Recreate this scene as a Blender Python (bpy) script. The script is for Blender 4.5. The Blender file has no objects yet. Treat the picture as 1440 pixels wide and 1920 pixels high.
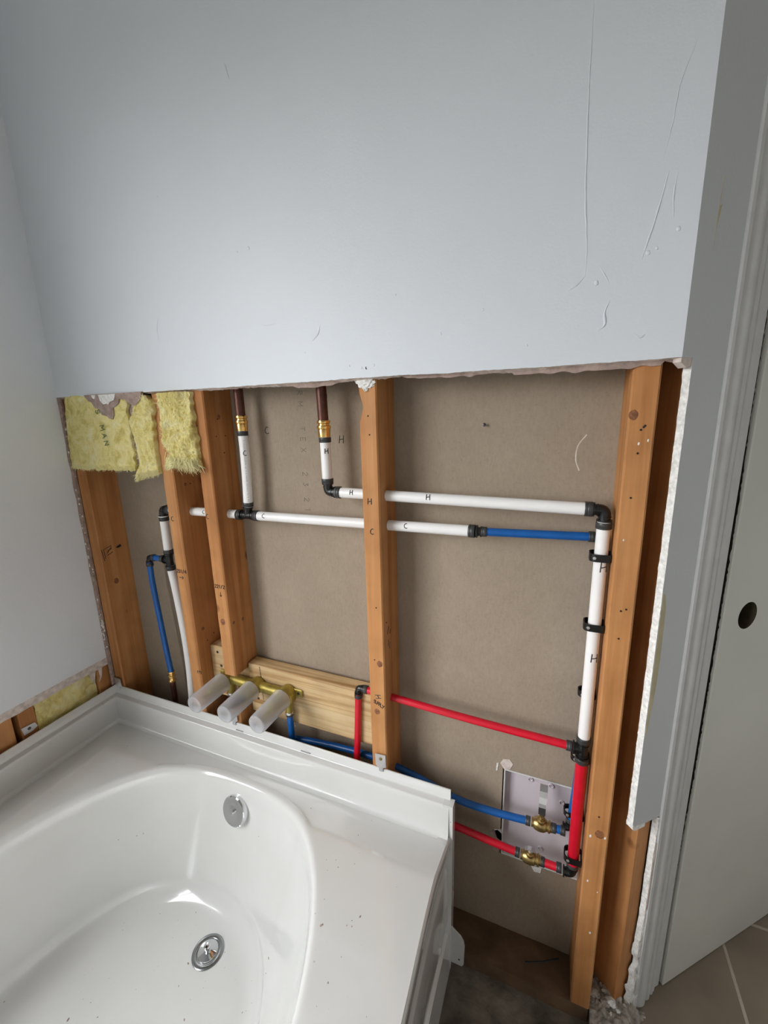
import bpy, bmesh, math, random
from mathutils import Vector, Matrix
from mathutils import noise as mn
random.seed(7)
SC = bpy.context.scene
COL = SC.collection
PI = math.pi

# ------------------------------------------------------------------ camera
cam = bpy.data.cameras.new('camera')
camo = bpy.data.objects.new('camera', cam)
COL.objects.link(camo)
R_ = Vector((0.92350515, 0.38267936, -0.02635824))
U_ = Vector((-0.06137779, 0.21525117, 0.97462798))
F_ = Vector((-0.37864365, 0.89845614, -0.22227358))
M = Matrix((R_, U_, -F_)).transposed().to_4x4()
M.translation = Vector((1.25085742, -0.74386765, 1.29750221))
camo.matrix_world = M
cam.sensor_fit = 'HORIZONTAL'
cam.sensor_width = 36
cam.lens = 792.52 / 1440 * 36
cam.clip_start = 0.02
SC.camera = camo

# ------------------------------------------------------------------ world, light, exposure
SC.view_settings.view_transform = 'Standard'
SC.view_settings.look = 'None'
SC.view_settings.gamma = 1
SC.view_settings.use_curve_mapping = False
SC.view_settings.exposure = 0.52
world = bpy.data.worlds.new('world')
SC.world = world
world.use_nodes = True
wn = world.node_tree
bg = wn.nodes['Background']
tc = wn.nodes.new('ShaderNodeTexCoord')
sx = wn.nodes.new('ShaderNodeSeparateXYZ')
cr = wn.nodes.new('ShaderNodeValToRGB')
mr = wn.nodes.new('ShaderNodeMapRange')
mr.inputs['From Min'].default_value = -1
wn.links.new(tc.outputs['Generated'], sx.inputs[0])
wn.links.new(sx.outputs[2], mr.inputs['Value'])
wn.links.new(mr.outputs[0], cr.inputs[0])
e = cr.color_ramp.elements            # overcast sky above, darker ground below the horizon
e[0].position, e[0].color = 0.46, (0.10, 0.10, 0.09, 1)
e[1].position, e[1].color = 0.54, (0.97, 0.985, 1.0, 1)
wn.links.new(cr.outputs[0], bg.inputs[0])
bg.inputs[1].default_value = 9.0

WIN = dict(y0=-2.30, y1=-0.70, z0=0.76, z1=2.05)      # window opening in the left wall


def portal(name, loc, rot, sx_, sy_):
    l = bpy.data.lights.new(name, 'AREA')
    l.shape = 'RECTANGLE'
    l.size = sx_
    l.size_y = sy_
    l.cycles.is_portal = True
    o = bpy.data.objects.new(name, l)
    COL.objects.link(o)
    o.location = loc
    o.rotation_euler = rot
    return o


# daylight enters through the window over the tub (left wall)
portal('window_portal', (-0.13, (WIN['y0'] + WIN['y1']) / 2, (WIN['z0'] + WIN['z1']) / 2), (0, -PI / 2, 0),
       WIN['z1'] - WIN['z0'], WIN['y1'] - WIN['y0'])

# ------------------------------------------------------------------ materials
MATS = {}


def newmat(name, rough=0.5, metal=0.0, coat=0.0, spec=0.5):
    m = bpy.data.materials.new(name)
    m.use_nodes = True
    nt = m.node_tree
    b = nt.nodes['Principled BSDF']
    b.inputs['Roughness'].default_value = rough
    b.inputs['Metallic'].default_value = metal
    b.inputs['Coat Weight'].default_value = coat
    b.inputs['Specular IOR Level'].default_value = spec
    MATS[name] = m
    return m, nt, b


def ramp(nt, src, stops):
    r = nt.nodes.new('ShaderNodeValToRGB')
    el = r.color_ramp.elements
    el[0].position, el[0].color = stops[0][0], (*stops[0][1], 1)
    el[1].position, el[1].color = stops[-1][0], (*stops[-1][1], 1)
    for p, c in stops[1:-1]:
        e = el.new(p)
        e.color = (*c, 1)
    nt.links.new(src, r.inputs[0])
    return r.outputs[0]


def pos(nt, scale=(1, 1, 1)):
    g = nt.nodes.new('ShaderNodeNewGeometry')
    m = nt.nodes.new('ShaderNodeMapping')
    m.inputs['Scale'].default_value = scale
    nt.links.new(g.outputs['Position'], m.inputs['Vector'])
    return m.outputs[0]


def noise(nt, vec, scale, detail=4, rough=0.5, dist=0.0):
    n = nt.nodes.new('ShaderNodeTexNoise')
    n.inputs['Scale'].default_value = scale
    n.inputs['Detail'].default_value = detail
    n.inputs['Roughness'].default_value = rough
    n.inputs['Distortion'].default_value = dist
    nt.links.new(vec, n.inputs['Vector'])
    return n.outputs['Fac']


def bump(nt, b, h, strength=0.3, dist=0.001):
    n = nt.nodes.new('ShaderNodeBump')
    n.inputs['Strength'].default_value = strength
    n.inputs['Distance'].default_value = dist
    nt.links.new(h, n.inputs['Height'])
    nt.links.new(n.outputs[0], b.inputs['Normal'])


def mix(nt, a, c, fac, mode='MIX'):
    n = nt.nodes.new('ShaderNodeMix')
    n.data_type = 'RGBA'
    n.blend_type = mode
    for i, v in ((0, fac), (6, a), (7, c)):
        if isinstance(v, (int, float)):
            n.inputs[i].default_value = v
        elif isinstance(v, tuple):
            n.inputs[i].default_value = (*v, 1)
        else:
            nt.links.new(v, n.inputs[i])
    return n.outputs[2]


def simple(name, col, rough=0.5, metal=0.0, coat=0.0, var=0.12, nscale=30, bs=0.15, bscale=200, bd=0.0005):
    m, nt, b = newmat(name, rough, metal, coat)
    v = pos(nt)
    f = noise(nt, v, nscale)
    lo = tuple(max(0, c * (1 - var)) for c in col)
    hi = tuple(min(1, c * (1 + var)) for c in col)
    nt.links.new(ramp(nt, f, [(0.3, lo), (0.7, hi)]), b.inputs['Base Color'])
    if bs:
        bump(nt, b, noise(nt, v, bscale), bs, bd)
    return m


def wall_paint(name, col):
    m, nt, b = newmat(name, 0.5)
    v = pos(nt)
    big = noise(nt, v, 3.0, 3)
    nt.links.new(ramp(nt, big, [(0.3, tuple(c * 0.96 for c in col)), (0.7, col)]), b.inputs['Base Color'])
    fine = noise(nt, v, 260, 2)
    patch = noise(nt, v, 18, 5, 0.6)
    pr = ramp(nt, patch, [(0.48, (0, 0, 0)), (0.75, (1, 1, 1))])
    a = mix(nt, fine, pr, 0.55, 'MIX')
    bump(nt, b, a, 0.35, 0.0012)
    return m


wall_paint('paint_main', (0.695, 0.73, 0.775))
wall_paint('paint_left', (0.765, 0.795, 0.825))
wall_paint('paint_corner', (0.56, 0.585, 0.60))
simple('paint_room', (0.66, 0.65, 0.63), 0.6)
simple('trim_paint', (0.60, 0.605, 0.595), 0.32, var=0.05, bs=0.1)
simple('door_paint', (0.60, 0.60, 0.55), 0.38, var=0.05, nscale=4, bs=0.15, bscale=400)
simple('ceiling_paint', (0.72, 0.72, 0.70), 0.8)
simple('gypsum', (0.78, 0.77, 0.74), 0.9, var=0.2, nscale=160, bs=0.8, bscale=260, bd=0.002)
simple('dusty_gypsum', (0.34, 0.30, 0.26), 0.95, var=0.5, nscale=60, bs=0.8, bscale=120, bd=0.003)
simple('torn_paper', (0.36, 0.27, 0.23), 0.9, var=0.25, nscale=70, bs=0.6, bscale=160, bd=0.002)
simple('paper_edge', (0.62, 0.54, 0.49), 0.9, var=0.25, nscale=70, bs=0.6, bscale=160, bd=0.001)
simple('ink', (0.012, 0.012, 0.012), 0.5, var=0.0, bs=0)
simple('faint_ink', (0.17, 0.15, 0.12), 0.8, var=0.1, bs=0)
simple('batt_ink', (0.16, 0.20, 0.07), 0.9, var=0.3, bs=0)
simple('pipe_print', (0.30, 0.30, 0.31), 0.5, var=0.1, bs=0)
simple('knot', (0.22, 0.085, 0.035), 0.7, var=0.5, nscale=200, bs=0.3)
simple('stain', (0.50, 0.44, 0.28), 0.7, var=0.15, bs=0)
simple('pipe_white', (0.86, 0.85, 0.84), 0.32, var=0.02, bs=0)
simple('pipe_blue', (0.006, 0.10, 0.36), 0.33, var=0.10, nscale=40, bs=0)
simple('pipe_red', (0.62, 0.006, 0.025), 0.33, var=0.08, nscale=40, bs=0)
simple('fitting_black', (0.010, 0.010, 0.010), 0.30, bs=0.1)
simple('ring_grey', (0.040, 0.040, 0.040), 0.42, var=0.2, bs=0.1)
simple('clamp_black', (0.008, 0.008, 0.008), 0.35, bs=0)
simple('copper_dark', (0.115, 0.045, 0.032), 0.42, 0.55, var=0.35, nscale=45, bs=0.1)
simple('brass_bright', (0.86, 0.56, 0.20), 0.16, 1.0, var=0.05, bs=0)
simple('brass_dull', (0.36, 0.28, 0.06), 0.42, 0.55, var=0.3, nscale=50, bs=0.25, bscale=300)
simple('brass_valve', (0.42, 0.30, 0.12), 0.32, 0.9, var=0.2, nscale=70, bs=0.1)
simple('solder', (0.72, 0.70, 0.66), 0.25, 1.0, bs=0.2)
simple('chrome', (0.72, 0.73, 0.75), 0.05, 1.0, var=0.0, bs=0)
simple('chrome_brushed', (0.36, 0.37, 0.38), 0.22, 1.0, var=0.08, bs=0)
simple('steel', (0.70, 0.70, 0.71), 0.38, 0.8, var=0.06, bs=0.1)
simple('screw_metal', (0.10, 0.095, 0.09), 0.4, 0.9, var=0.2, bs=0)
simple('tray_plastic', (0.62, 0.56, 0.60), 0.36, var=0.05, nscale=8, bs=0.1)
simple('white_plastic', (0.62, 0.62, 0.60), 0.4, var=0.04, bs=0)
simple('concrete', (0.17, 0.145, 0.115), 0.95, var=0.65, nscale=13, bs=0.9, bscale=45, bd=0.006)
simple('plate_wood', (0.13, 0.075, 0.04), 0.9, var=0.4, nscale=14, bs=0.5, bscale=60, bd=0.002)
simple('tile', (0.21, 0.165, 0.12), 0.45, var=0.15, nscale=7, bs=0.2, bscale=40)
simple('grout', (0.42, 0.36, 0.29), 0.9, var=0.1)
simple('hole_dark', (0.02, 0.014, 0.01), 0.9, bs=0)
simple('raw_wood_edge', (0.045, 0.032, 0.014), 0.8, bs=0.3)

# kraft paper face of the neighbouring drywall
m, nt, b = newmat('kraft_board', 0.92, spec=0.2)
v = pos(nt)
c1 = ramp(nt, noise(nt, v, 7, 5, 0.6), [(0.3, (0.34, 0.272, 0.205)), (0.7, (0.39, 0.315, 0.24))])
sp = ramp(nt, noise(nt, v, 240, 2, 0.5), [(0.25, (0.75, 0.75, 0.75)), (0.45, (1, 1, 1))])
fb = ramp(nt, noise(nt, pos(nt, (3, 3, 1)), 90, 3), [(0.2, (0.86, 0.86, 0.86)), (0.8, (1.0, 1.0, 1.0))])
nt.links.new(mix(nt, mix(nt, c1, sp, 0.4, 'MULTIPLY'), fb, 1.0, 'MULTIPLY'), b.inputs['Base Color'])
bump(nt, b, noise(nt, v, 300, 3), 0.3, 0.001)


def wood(name, axis, base, dark, light, gscale=26, rough=0.62, knots=True, stretch=0.035):
    m, nt, b = newmat(name, rough, spec=0.35)
    s = [1.0, 1.0, 1.0]
    s['XYZ'.index(axis)] = stretch
    v = pos(nt, tuple(s))
    g1 = noise(nt, v, gscale, 4, 0.55, 0.6)
    g2 = noise(nt, v, gscale * 6, 3, 0.5)
    c = ramp(nt, g1, [(0.30, dark), (0.48, base), (0.72, light)])
    c2 = ramp(nt, g2, [(0.3, (0.86, 0.86, 0.86)), (0.7, (1, 1, 1))])
    o = mix(nt, c, c2, 1.0, 'MULTIPLY')
    if knots:
        w = nt.nodes.new('ShaderNodeTexVoronoi')
        w.inputs['Scale'].default_value = 9
        s2 = [1.0, 1.0, 1.0]
        s2['XYZ'.index(axis)] = 0.75
        nt.links.new(pos(nt, tuple(s2)), w.inputs['Vector'])
        k = ramp(nt, w.outputs['Distance'], [(0.0, (0.16, 0.10, 0.08)), (0.055, (0.35, 0.24, 0.18)), (0.11, (1, 1, 1))])
        o = mix(nt, o, k, 0.85, 'MULTIPLY')
    sm = ramp(nt, noise(nt, pos(nt), 14, 4), [(0.3, (0.80, 0.78, 0.76)), (0.6, (1, 1, 1))])
    o = mix(nt, o, sm, 0.8, 'MULTIPLY')
    nt.links.new(o, b.inputs['Base Color'])
    bump(nt, b, g2, 0.25, 0.0008)
    return m


wood('stud_wood', 'Z', (0.53, 0.235, 0.080), (0.39, 0.150, 0.042), (0.62, 0.305, 0.120))
wood('pine_new', 'X', (0.68, 0.48, 0.25), (0.40, 0.21, 0.075), (0.80, 0.62, 0.37), gscale=48, knots=False, stretch=0.03)

# tub acrylic
m, nt, b = newmat('acrylic', 0.16, coat=0.8)
b.inputs['Coat Roughness'].default_value = 0.04
v = pos(nt)
base = ramp(nt, noise(nt, v, 5, 4), [(0.3, (0.69, 0.69, 0.67)), (0.7, (0.74, 0.74, 0.725))])
vor = nt.nodes.new('ShaderNodeTexVoronoi')
vor.inputs['Scale'].default_value = 34
nt.links.new(v, vor.inputs['Vector'])
spk = ramp(nt, vor.outputs['Distance'], [(0.035, (0.25, 0.22, 0.18)), (0.06, (1, 1, 1))])
gate = ramp(nt, noise(nt, v, 11, 2), [(0.56, (0, 0, 0)), (0.60, (1, 1, 1))])
c = mix(nt, base, mix(nt, base, spk, 0.75, 'MULTIPLY'), gate)
nt.links.new(c, b.inputs['Base Color'])
rr = ramp(nt, noise(nt, v, 16, 5), [(0.3, (0.10, 0.10, 0.10)), (0.75, (0.24, 0.24, 0.24))])
nt.links.new(rr, b.inputs['Roughness'])

# fibreglass batt
m, nt, b = newmat('fibreglass', 1.0, spec=0.1)
v = pos(nt)
c = ramp(nt, noise(nt, v, 28, 6, 0.65, 0.8), [(0.28, (0.62, 0.50, 0.13)), (0.5, (0.90, 0.78, 0.33)), (0.75, (0.96, 0.91, 0.62))])
nt.links.new(c, b.inputs['Base Color'])
b.inputs['Subsurface Weight'].default_value = 0.15
b.inputs['Subsurface Radius'].default_value = (0.01, 0.009, 0.004)
bump(nt, b, noise(nt, v, 120, 6, 0.7, 1.5), 0.9, 0.004)
simple('fibres', (0.90, 0.82, 0.46), 0.9, var=0.15, bs=0)

# translucent plaster guard
m, nt, b = newmat('guard_plastic', 0.38)
b.inputs['Base Color'].default_value = (0.96, 0.97, 1.0, 1)
b.inputs['Transmission Weight'].default_value = 0.84
b.inputs['IOR'].default_value = 1.22
f = noise(nt, pos(nt), 45, 3)
nt.links.new(ramp(nt, f, [(0.3, (0.30, 0.30, 0.30)), (0.7, (0.40, 0.40, 0.40))]), b.inputs['Roughness'])


# ------------------------------------------------------------------ helpers
def thing(name, label, cat, loc=(0, 0, 0), group=None, kind=None):
    o = bpy.data.objects.new(name, None)
    o.empty_display_size = 0.02
    COL.objects.link(o)
    o.location = loc
    if label:
        o['label'] = label
    if cat:
        o['category'] = cat
    if group:
        o['group'] = group
    if kind:
        o['kind'] = kind
    return o


def tag(o, label=None, cat=None, group=None, kind=None):
    for k, v_ in (('label', label), ('category', cat), ('group', group), ('kind', kind)):
        if v_:
            o[k] = v_
    return o


def wloc(o):
    v_ = Vector((0, 0, 0))
    while o:
        v_ += Vector(o.location)
        o = o.parent
    return v_


def obj(name, bm, mat, parent=None, smooth=False, sharp=35, kind=None, label=None):
    bm.normal_update()
    xs = [v_.co for v_ in bm.verts]
    lo = Vector((min(c_.x for c_ in xs), min(c_.y for c_ in xs), min(c_.z for c_ in xs)))
    hi = Vector((max(c_.x for c_ in xs), max(c_.y for c_ in xs), max(c_.z for c_ in xs)))
    org = Vector(((lo.x + hi.x) / 2, (lo.y + hi.y) / 2, lo.z))
    for v_ in bm.verts:
        v_.co -= org
    me = bpy.data.meshes.new(name)
    bm.to_mesh(me)
    bm.free()
    me.materials.append(MATS[mat])
    if smooth:
        me.polygons.foreach_set('use_smooth', [True] * len(me.polygons))
        me.set_sharp_from_angle(angle=math.radians(sharp))
    o = bpy.data.objects.new(name, me)
    COL.objects.link(o)
    if parent:
        o.parent = parent
        o.location = org - wloc(parent)
    else:
        o.location = org
    if kind:
        o['kind'] = kind
    if label:
        o['label'] = label
    return o


def NB():
    return bmesh.new()


def box(bm, x0, x1, y0, y1, z0, z1, bevel=0.0, mat4=None, seg=1):
    t = bmesh.new()
    bmesh.ops.create_cube(t, size=1)
    for v_ in t.verts:
        v_.co = Vector(((x0 + x1) / 2 + v_.co.x * (x1 - x0), (y0 + y1) / 2 + v_.co.y * (y1 - y0), (z0 + z1) / 2 + v_.co.z * (z1 - z0)))
    if bevel:
        bmesh.ops.bevel(t, geom=t.edges[:], offset=bevel, segments=seg, affect='EDGES', profile=0.5)
    if mat4:
        t.transform(mat4)
    me = bpy.data.meshes.new('tmp')
    t.to_mesh(me)
    t.free()
    bm.from_mesh(me)
    bpy.data.meshes.remove(me)
    return bm


def frame(d):
    d = Vector(d).normalized()
    a = Vector((0, 0, 1)) if abs(d.z) < 0.9 else Vector((1, 0, 0))
    x = d.cross(a).normalized()
    return x, d.cross(x).normalized(), d


def lathe(bm, p, d, prof, seg=24, cap=True):
    """prof: list of (distance along d, radius)"""
    p = Vector(p)
    x, y, d = frame(d)
    rings = []
    for s, r in prof:
        rings.append([bm.verts.new(p + d * s + (x * math.cos(2 * PI * i / seg) + y * math.sin(2 * PI * i / seg)) * max(r, 1e-5)) for i in range(seg)])
    for a, b2 in zip(rings, rings[1:]):
        for i in range(seg):
            bm.faces.new((a[i], a[(i + 1) % seg], b2[(i + 1) % seg], b2[i]))
    if cap:
        bm.faces.new(rings[0][::-1])
        bm.faces.new(rings[-1])
    bmesh.ops.recalc_face_normals(bm, faces=bm.faces[:])
    return bm


def cyl(bm, a, b2, r, seg=24):
    a, b2 = Vector(a), Vector(b2)
    return lathe(bm, a, b2 - a, [(0, r), ((b2 - a).length, r)], seg)


def bezpath(pts, bend, n=8):
    """round the corners of a polyline"""
    pts = [Vector(p) for p in pts]
    out = [pts[0]]
    for i in range(1, len(pts) - 1):
        a, c_, d = pts[i - 1], pts[i], pts[i + 1]
        l = min(bend, (a - c_).length * 0.45, (d - c_).length * 0.45)
        p0 = c_ + (a - c_).normalized() * l
        p1 = c_ + (d - c_).normalized() * l
        for k in range(n + 1):
            t = k / n
            out.append(p0 * (1 - t) ** 2 + c_ * 2 * t * (1 - t) + p1 * t * t)
    out.append(pts[-1])
    return out


def smoothpath(pts, n=10):
    """Catmull-Rom"""
    P = [Vector(p) for p in pts]
    P = [P[0] * 2 - P[1]] + P + [P[-1] * 2 - P[-2]]
    out = []
    for i in range(1, len(P) - 2):
        for k in range(n):
            t = k / n
            a, b2, c_, d = P[i - 1], P[i], P[i + 1], P[i + 2]
            out.append(0.5 * ((2 * b2) + (c_ - a) * t + (2 * a - 5 * b2 + 4 * c_ - d) * t * t + (3 * b2 - a - 3 * c_ + d) * t ** 3))
    out.append(P[-2])
    return out


def tube(bm, pts, r, seg=20, cap=True):
    pts = [Vector(p) for p in pts]
    n = len(pts)
    rs = r if isinstance(r, (list, tuple)) else [r] * n
    t0 = (pts[1] - pts[0]).normalized()
    x, y, _ = frame(t0)
    rings = []
    for i, p in enumerate(pts):
        t = ((pts[min(i + 1, n - 1)] - pts[i]).normalized() + (pts[i] - pts[max(i - 1, 0)]).normalized())
        t = t.normalized() if t.length > 1e-9 else t0
        q = t0.rotation_difference(t)
        x = q @ x
        y = q @ y
        t0 = t
        rings.append([bm.verts.new(p + (x * math.cos(2 * PI * k / seg) + y * math.sin(2 * PI * k / seg)) * rs[i]) for k in range(seg)])
    for a, b2 in zip(rings, rings[1:]):
        for k in range(seg):
            bm.faces.new((a[k], a[(k + 1) % seg], b2[(k + 1) % seg], b2[k]))
    if cap:
        bm.faces.new(rings[0][::-1])
        bm.faces.new(rings[-1])
    bmesh.ops.recalc_face_normals(bm, faces=bm.faces[:])
    return bm


def prism(bm, poly, fn0, fn1):
    """extrude 2-D polygon: fn0/fn1 map (u,v) to the two end faces"""
    a = [bm.verts.new(fn0(*p)) for p in poly]
    b2 = [bm.verts.new(fn1(*p)) for p in poly]
    n = len(poly)
    bm.faces.new(a[::-1])
    bm.faces.new(b2)
    for i in range(n):
        bm.faces.new((a[i], a[(i + 1) % n], b2[(i + 1) % n], b2[i]))
    bmesh.ops.recalc_face_normals(bm, faces=bm.faces[:])
    return bm


def grid(bm, nu, nv, fn, thick=None):
    V = [[bm.verts.new(fn(i / nu, j / nv)) for j in range(nv + 1)] for i in range(nu + 1)]
    for i in range(nu):
        for j in range(nv):
            bm.faces.new((V[i][j], V[i + 1][j], V[i + 1][j + 1], V[i][j + 1]))
    return V


# hand lettering as strokes -------------------------------------------------
GL = {
    'H': [[(0, 0), (0.05, 1)], [(0.62, -0.02), (0.6, 1)], [(0.02, 0.45), (0.62, 0.55)]],
    'C': [[(0.62, 0.95), (0.3, 0.98), (0.05, 0.6), (0.08, 0.2), (0.4, 0.0), (0.7, 0.08)]],
    'F': [[(0, 0), (0, 1), (0.6, 1)], [(0, 0.5), (0.45, 0.5)]],
    'R': [[(0, 0), (0, 1), (0.5, 0.95), (0.55, 0.6), (0, 0.5), (0.6, 0)]],
    'M': [[(0, 0), (0, 1), (0.35, 0.3), (0.7, 1), (0.7, 0)]],
    'T': [[(0.3, 0), (0.3, 1)], [(0, 1), (0.65, 1)]],
    'E': [[(0.6, 0), (0, 0), (0, 1), (0.6, 1)], [(0, 0.5), (0.5, 0.5)]],
    'X': [[(0, 0), (0.65, 1)], [(0, 1), (0.65, 0)]],
    'A': [[(0, 0), (0.35, 1), (0.7, 0)], [(0.15, 0.4), (0.55, 0.4)]],
    'N': [[(0, 0), (0, 1), (0.6, 0), (0.6, 1)]],
    'S': [[(0.6, 0.9), (0.3, 1), (0.02, 0.8), (0.1, 0.55), (0.5, 0.45), (0.6, 0.2), (0.3, 0), (0, 0.1)]],
    'U': [[(0, 1), (0.02, 0.2), (0.3, 0), (0.55, 0.2), (0.58, 1)]],
    'P': [[(0, 0), (0.02, 1), (0.5, 0.95), (0.5, 0.55), (0.02, 0.5)]],
    'L': [[(0, 1), (0, 0), (0.5, 0)]],
    'Y': [[(0, 1), (0.3, 0.5)], [(0.6, 1), (0.1, -0.1)]],
    '2': [[(0, 0.8), (0.3, 1), (0.6, 0.75), (0.3, 0.35), (0, 0), (0.6, 0)]],
    '3': [[(0, 0.95), (0.5, 0.95), (0.25, 0.55), (0.55, 0.35), (0.35, 0.0), (0, 0.08)]],
    '0': [[(0.3, 1), (0.02, 0.6), (0.15, 0.05), (0.45, 0.05), (0.58, 0.5), (0.3, 1)]],
    '1': [[(0.1, 0.8), (0.3, 1), (0.3, 0)]],
    '4': [[(0.45, 0), (0.45, 1), (0, 0.35), (0.6, 0.35)]],
    '/': [[(0, -0.1), (0.5, 1.1)]],
    'v': [[(0.3, 1), (0.3, 0)], [(0.05, 0.35), (0.3, 0), (0.55, 0.35)]],
    '>': [[(0, 0.5), (1.0, 0.5)], [(0.7, 0.8), (1.0, 0.5), (0.7, 0.2)]],
    'i': [[(0.2, 0), (0.2, 1)]],
    'O': [[(0.3, 1), (0.02, 0.6), (0.15, 0.05), (0.45, 0.05), (0.58, 0.5), (0.3, 1)]],
    ' ': [],
}


def write(text, mapfn, size, mat, parent, name='marker_lettering', r=0.0009, adv=0.85, seg=6):
    """mapfn(u, v) in metres -> 3-D point on the surface"""
    bm = NB()
    u = 0.0
    for ch in text:
        for st in GL[ch]:
            pts = [mapfn((u + a) * size, b2 * size) for a, b2 in st]
            fine = []
            for p, q in zip(st, st[1:]):
                for k in range(4):
                    t = k / 4
                    fine.append(mapfn((u + p[0] * (1 - t) + q[0] * t) * size, (p[1] * (1 - t) + q[1] * t) * size))
            fine.append(pts[-1])
            tube(bm, fine, r, seg)
        u += adv
    return obj(name, bm, mat, parent, True, kind='stuff' if len(text) > 1 else None)


def plane_map(o, ux, vy):
    o, ux, vy = Vector(o), Vector(ux).normalized(), Vector(vy).normalized()
    return lambda u, v_: o + ux * u + vy * v_


def cyl_map(center, axis, face, r, flip=1):
    """wrap around a pipe: v runs along axis, u around it, centred on direction face"""
    c_, ax, f_ = Vector(center), Vector(axis).normalized(), Vector(face).normalized()
    side = ax.cross(f_).normalized() * flip

    def fn(u, v_):
        a = u / r
        return c_ + ax * v_ + (f_ * math.cos(a) + side * math.sin(a)) * (r + 0.0001)
    return fn


def cyl_map_h(center, axis, face, r):
    """wrap around a level pipe: u runs along the pipe, v upwards around it"""
    c_, ax, f_ = Vector(center), Vector(axis).normalized(), Vector(face).normalized()
    up = f_.cross(ax).normalized()
    if up.z < 0:
        up = -up

    def fn(u, v_):
        a = v_ / r
        return c_ + ax * u + (f_ * math.cos(a) + up * math.sin(a)) * (r + 0.0001)
    return fn


# ------------------------------------------------------------------ dimensions
W = 1.4001            # outer corner of the main wall
PHI = 0.7551          # heading of the angled wall
DV = Vector((math.cos(PHI), math.sin(PHI), 0))
NV = Vector((math.sin(PHI), -math.cos(PHI), 0))
CUT = 1.3665          # height where the drywall was cut
ZT = 2.60             # ceiling
TD = 1.5              # length of the angled wall
DW = 0.0127


def dg(t, n, z):
    return Vector((W, 0, z)) + DV * t + NV * n


# ------------------------------------------------------------------ structure
# main wall drywall above the cut, with a ragged lower edge
def ragged(x, amp=1.0):
    return (mn.noise(Vector((x * 9, 1.3, 0))) * 0.004 + mn.noise(Vector((x * 60, 4.3, 0))) * 0.0022 + mn.noise(Vector((x * 240, 9.3, 0))) * 0.0012) * amp


bm = NB()
N = 420
fr, bk, ft, bt = [], [], [], []
for i in range(N + 1):
    x = W * i / N
    # keep the two front/back outlines different so that gypsum shows
    zf = CUT + 0.45 * ragged(x)
    zb = CUT - 0.0025 + ragged(x + 3.1)
    fr.append(bm.verts.new((x, 0, zf)))
    bk.append(bm.verts.new((x - (DW * math.tan(PI / 8) if i == N else 0), DW, zb)))
    ft.append(bm.verts.new((x, 0, ZT)))
    bt.append(bm.verts.new((x - (DW * math.tan(PI / 8) if i == N else 0), DW, ZT)))
for i in range(N):
    bm.faces.new((fr[i], fr[i + 1], ft[i + 1], ft[i]))
    bm.faces.new((bk[i + 1], bk[i], bt[i], bt[i + 1]))
wall_back = obj('wall_back', bm, 'paint_main', kind='structure')
wall_back['label'] = 'pale grey painted wall above the cut-out, its drywall sawn off along the bottom'
bm = NB()
for i in range(N):
    x0, x1 = W * i / N, W * (i + 1) / N
    a = bm.verts.new((x0, 0.0004, CUT + 0.45 * ragged(x0) + 0.0002))
    b_ = bm.verts.new((x1, 0.0004, CUT + 0.45 * ragged(x1) + 0.0002))
    c = bm.verts.new((x1, DW, CUT - 0.0025 + ragged(x1 + 3.1)))
    d = bm.verts.new((x0, DW, CUT - 0.0025 + ragged(x0 + 3.1)))
    bm.faces.new((a, d, c, b_))
bmesh.ops.remove_doubles(bm, verts=bm.verts[:], dist=1e-6)
obj('cut_edge', bm, 'paper_edge', wall_back, label='torn gypsum and paper along the saw cut')
# thin torn paper hanging under parts of the edge
bm = NB()
xs = [W * i / 300 for i in range(301)]
for x0, x1 in zip(xs, xs[1:]):
    def dep(x):
        return max(0.0, 0.0045 + 0.009 * mn.noise(Vector((x * 7, 8, 2))) + 0.004 * mn.noise(Vector((x * 55, 8, 2)))) + (0.006 if 1.17 < x < 1.38 else 0)
    if dep(x0) + dep(x1) > 0.002:
        q = [bm.verts.new(p) for p in ((x0, 0.0095, CUT + 0.002), (x1, 0.0095, CUT + 0.002), (x1, 0.0105, CUT - dep(x1)), (x0, 0.0105, CUT - dep(x0)))]
        bm.faces.new(q)
        q = [bm.verts.new(p) for p in ((x0, 0.0115, CUT + 0.002), (x0, 0.0112, CUT - dep(x0)), (x1, 0.0112, CUT - dep(x1)), (x1, 0.0115, CUT + 0.002))]
        bm.faces.new(q)
obj('paper_fringe', bm, 'torn_paper', wall_back)


def ridge(pts, r, name='paint_ridge'):
    """raised scars of old paint and filler on the wall"""
    bm = NB()
    sp = smoothpath([(x, 0.0, z) for x, z in pts], 8)
    n = len(sp)
    rs = [1.25 * r * (0.25 + 0.75 * math.sin(PI * i / (n - 1))) * (0.8 + 0.5 * mn.noise(p * 90)) for i, p in enumerate(sp)]
    sp = [p + Vector((0.0008 * mn.noise(p * 60), 0, 0.0)) for p in sp]
    tube(bm, sp, rs, 8)
    for v_ in bm.verts:
        v_.co.y = v_.co.y * 0.8
    return obj(name, bm, 'paint_main', wall_back, True, 60)


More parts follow.
